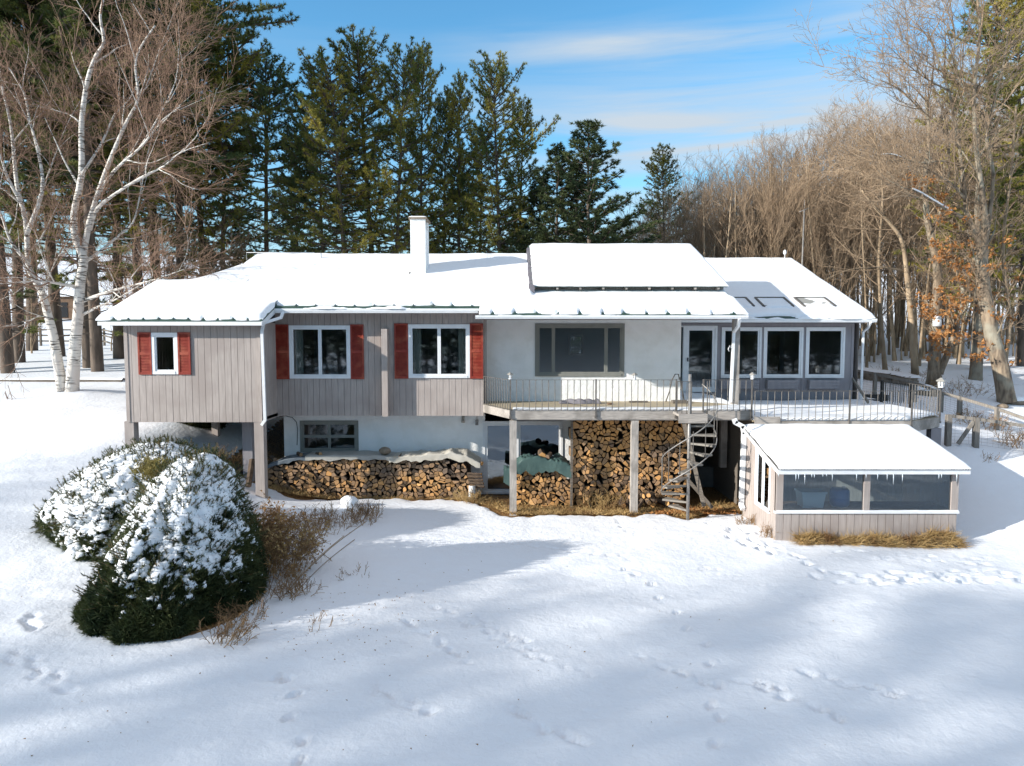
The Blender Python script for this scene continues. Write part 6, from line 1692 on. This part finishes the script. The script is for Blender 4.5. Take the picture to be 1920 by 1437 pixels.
for i in range(76):
    x = -90+(i % 38)*4.6+rng.uniform(-1.5, 1.5); y = (-37 if i < 38 else -48)-rng.uniform(0, 5)
    if x < -48: y -= 28
    place(pE, x, y, H=rng.uniform(9, 14), H0=20, rz=rng.uniform(0, 6.28), wx=2.4, label='low evergreen standing outside the picture behind the front lawn', group=GO+' low in front')
# ================================================================ LIGHT, SKY, LENS
w = bpy.data.worlds.new('World'); SC.world = w; w.use_nodes = True
N = w.node_tree.nodes; L = w.node_tree.links
bg = N['Background']; sky = N.new('ShaderNodeTexSky'); sky.sky_type = 'NISHITA'; sky.sun_disc = False
el = math.asin(-SUN.z); sky.sun_elevation = el
az = math.atan2(-SUN.x, -SUN.y)          # clockwise from +Y
sky.sun_rotation = az
sky.altitude = 300; sky.air_density = 1.0; sky.dust_density = .3; sky.ozone_density = 2.5
hs = N.new('ShaderNodeHueSaturation'); hs.inputs['Saturation'].default_value = 1.12; hs.inputs['Value'].default_value = 1.0
mu = N.new('ShaderNodeMix'); mu.data_type = 'RGBA'; mu.blend_type = 'MULTIPLY'; mu.inputs[0].default_value = 1; mu.inputs[7].default_value = (2.0, 2.5, 2.45, 1); mu.clamp_result = False
L.new(sky.outputs[0], mu.inputs[6]); L.new(mu.outputs[2], hs.inputs['Color'])
# cirrus streaks, laid out by direction
tc = N.new('ShaderNodeTexCoord'); sep = N.new('ShaderNodeSeparateXYZ'); L.new(tc.outputs['Generated'], sep.inputs[0])
def mth(op, a, b=None, c=None):
    n = N.new('ShaderNodeMath'); n.operation = op
    for i, v in enumerate((a, b, c)):
        if v is None: continue
        if hasattr(v, 'is_output') or not isinstance(v, (int, float)): L.new(v, n.inputs[i])
        else: n.inputs[i].default_value = v
    return n.outputs[0]
mp = N.new('ShaderNodeMapping'); mp.inputs['Scale'].default_value = (1.5, 1.5, 20); mp.inputs['Location'].default_value = (.3, 0, .2); mp.inputs['Rotation'].default_value = (0, math.radians(1.5), 0)
L.new(tc.outputs['Generated'], mp.inputs['Vector'])
nz = N.new('ShaderNodeTexNoise'); nz.inputs['Scale'].default_value = 1.3; nz.inputs['Detail'].default_value = 7; nz.inputs['Roughness'].default_value = .55; nz.inputs['Distortion'].default_value = .4
L.new(mp.outputs['Vector'], nz.inputs['Vector'])
def band(c, wd, amp, tilt):
    d = mth('SUBTRACT', mth('MULTIPLY_ADD', sep.outputs['X'], tilt, sep.outputs['Z']), c); q = mth('DIVIDE', d, wd); e = mth('MULTIPLY', mth('MULTIPLY', q, q), -1.0)
    return mth('MULTIPLY', mth('EXPONENT', e), amp)
BANDS = ((.365,.022,1.7,.01), (.275,.055,1.9,0.0), (.15,.09,1.4,0), (.60,.05,.4,.1))
tot = None
for bnd in BANDS:
    o = band(*bnd); tot = o if tot is None else mth('ADD', tot, o)
right = N.new('ShaderNodeMapRange'); right.inputs['From Min'].default_value = -.12; right.inputs['From Max'].default_value = .16; right.inputs['To Min'].default_value = .12
L.new(sep.outputs['X'], right.inputs['Value'])
nr = N.new('ShaderNodeMapRange'); nr.inputs['From Min'].default_value = .36; nr.inputs['From Max'].default_value = .68; L.new(nz.outputs['Fac'], nr.inputs['Value'])
cl = mth('MULTIPLY', mth('MULTIPLY', mth('MULTIPLY', tot, nr.outputs[0]), right.outputs[0]), .62)
mx = N.new('ShaderNodeMix'); mx.data_type = 'RGBA'; L.new(cl, mx.inputs[0]); L.new(hs.outputs['Color'], mx.inputs[6]); mx.inputs[7].default_value = (5.8, 6.7, 7.6, 1)
mx.clamp_factor = True
hz = mth('MULTIPLY', mth('EXPONENT', mth('MULTIPLY', mth('POWER', mth('DIVIDE', mth('MAXIMUM', sep.outputs['Z'], 0.0), .15), 2.0), -1.0)), .8)
m3 = N.new('ShaderNodeMix'); m3.data_type = 'RGBA'; L.new(hz, m3.inputs[0]); L.new(mx.outputs[2], m3.inputs[6]); m3.inputs[7].default_value = (5.0, 6.2, 7.2, 1); mx = m3
# bright whitish veil added overhead, out of view, to lift and neutralise shadow fill
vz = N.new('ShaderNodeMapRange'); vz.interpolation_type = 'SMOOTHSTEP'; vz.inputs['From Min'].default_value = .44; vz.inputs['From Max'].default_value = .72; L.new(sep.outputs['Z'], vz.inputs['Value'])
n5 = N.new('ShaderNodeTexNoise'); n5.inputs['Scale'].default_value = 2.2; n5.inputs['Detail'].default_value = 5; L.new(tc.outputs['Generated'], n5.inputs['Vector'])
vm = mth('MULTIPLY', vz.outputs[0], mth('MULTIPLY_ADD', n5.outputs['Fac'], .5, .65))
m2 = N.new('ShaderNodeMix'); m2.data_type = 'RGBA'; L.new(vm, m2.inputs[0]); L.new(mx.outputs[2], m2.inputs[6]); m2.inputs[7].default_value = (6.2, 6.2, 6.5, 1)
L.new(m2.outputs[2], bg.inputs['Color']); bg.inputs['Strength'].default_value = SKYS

sl = bpy.data.lights.new('sun', 'SUN'); sl.energy = SUNE; sl.angle = math.radians(.55); sl.color = (1.0, .945, .86)
so = bpy.data.objects.new('sun', sl); COL.objects.link(so); so.rotation_euler = SUN.to_track_quat('-Z', 'Y').to_euler(); so.location = (-40, -20, 30)

cam = bpy.data.cameras.new('camera'); cam.sensor_width = 36; cam.lens = F/1920*36; cam.clip_start = .1; cam.clip_end = 3000
co = bpy.data.objects.new('camera', cam); COL.objects.link(co); co.rotation_euler = (PI/2-PITCH, 0, 0); SC.camera = co
SC.view_settings.view_transform = 'Standard'; SC.view_settings.look = 'None'; SC.view_settings.exposure = EXPO; SC.view_settings.gamma = 1
SC.render.resolution_x = 1024; SC.render.resolution_y = 766
for o in list(COL.objects):
    if o.parent is None: o.location.z += LIFT
# every Empty that was built round the origin gets its origin moved to the foot of its thing
bpy.context.view_layer.update()
for o in list(COL.objects):
    if o.type == 'EMPTY' and o.parent is None and abs(o.location.x) < 1e-6 and abs(o.location.y) < 1e-6:
        ks = [c for c in o.children]
        if not ks: continue
        xs, ys, zs_ = [], [], []
        for c in ks:
            for v in c.bound_box:
                xs.append(v[0]+c.location.x); ys.append(v[1]+c.location.y); zs_.append(v[2]+c.location.z)
        off = Vector(((min(xs)+max(xs))/2, (min(ys)+max(ys))/2, min(zs_)))
        o.location = o.location+off
        for c in ks: c.location = c.location-off
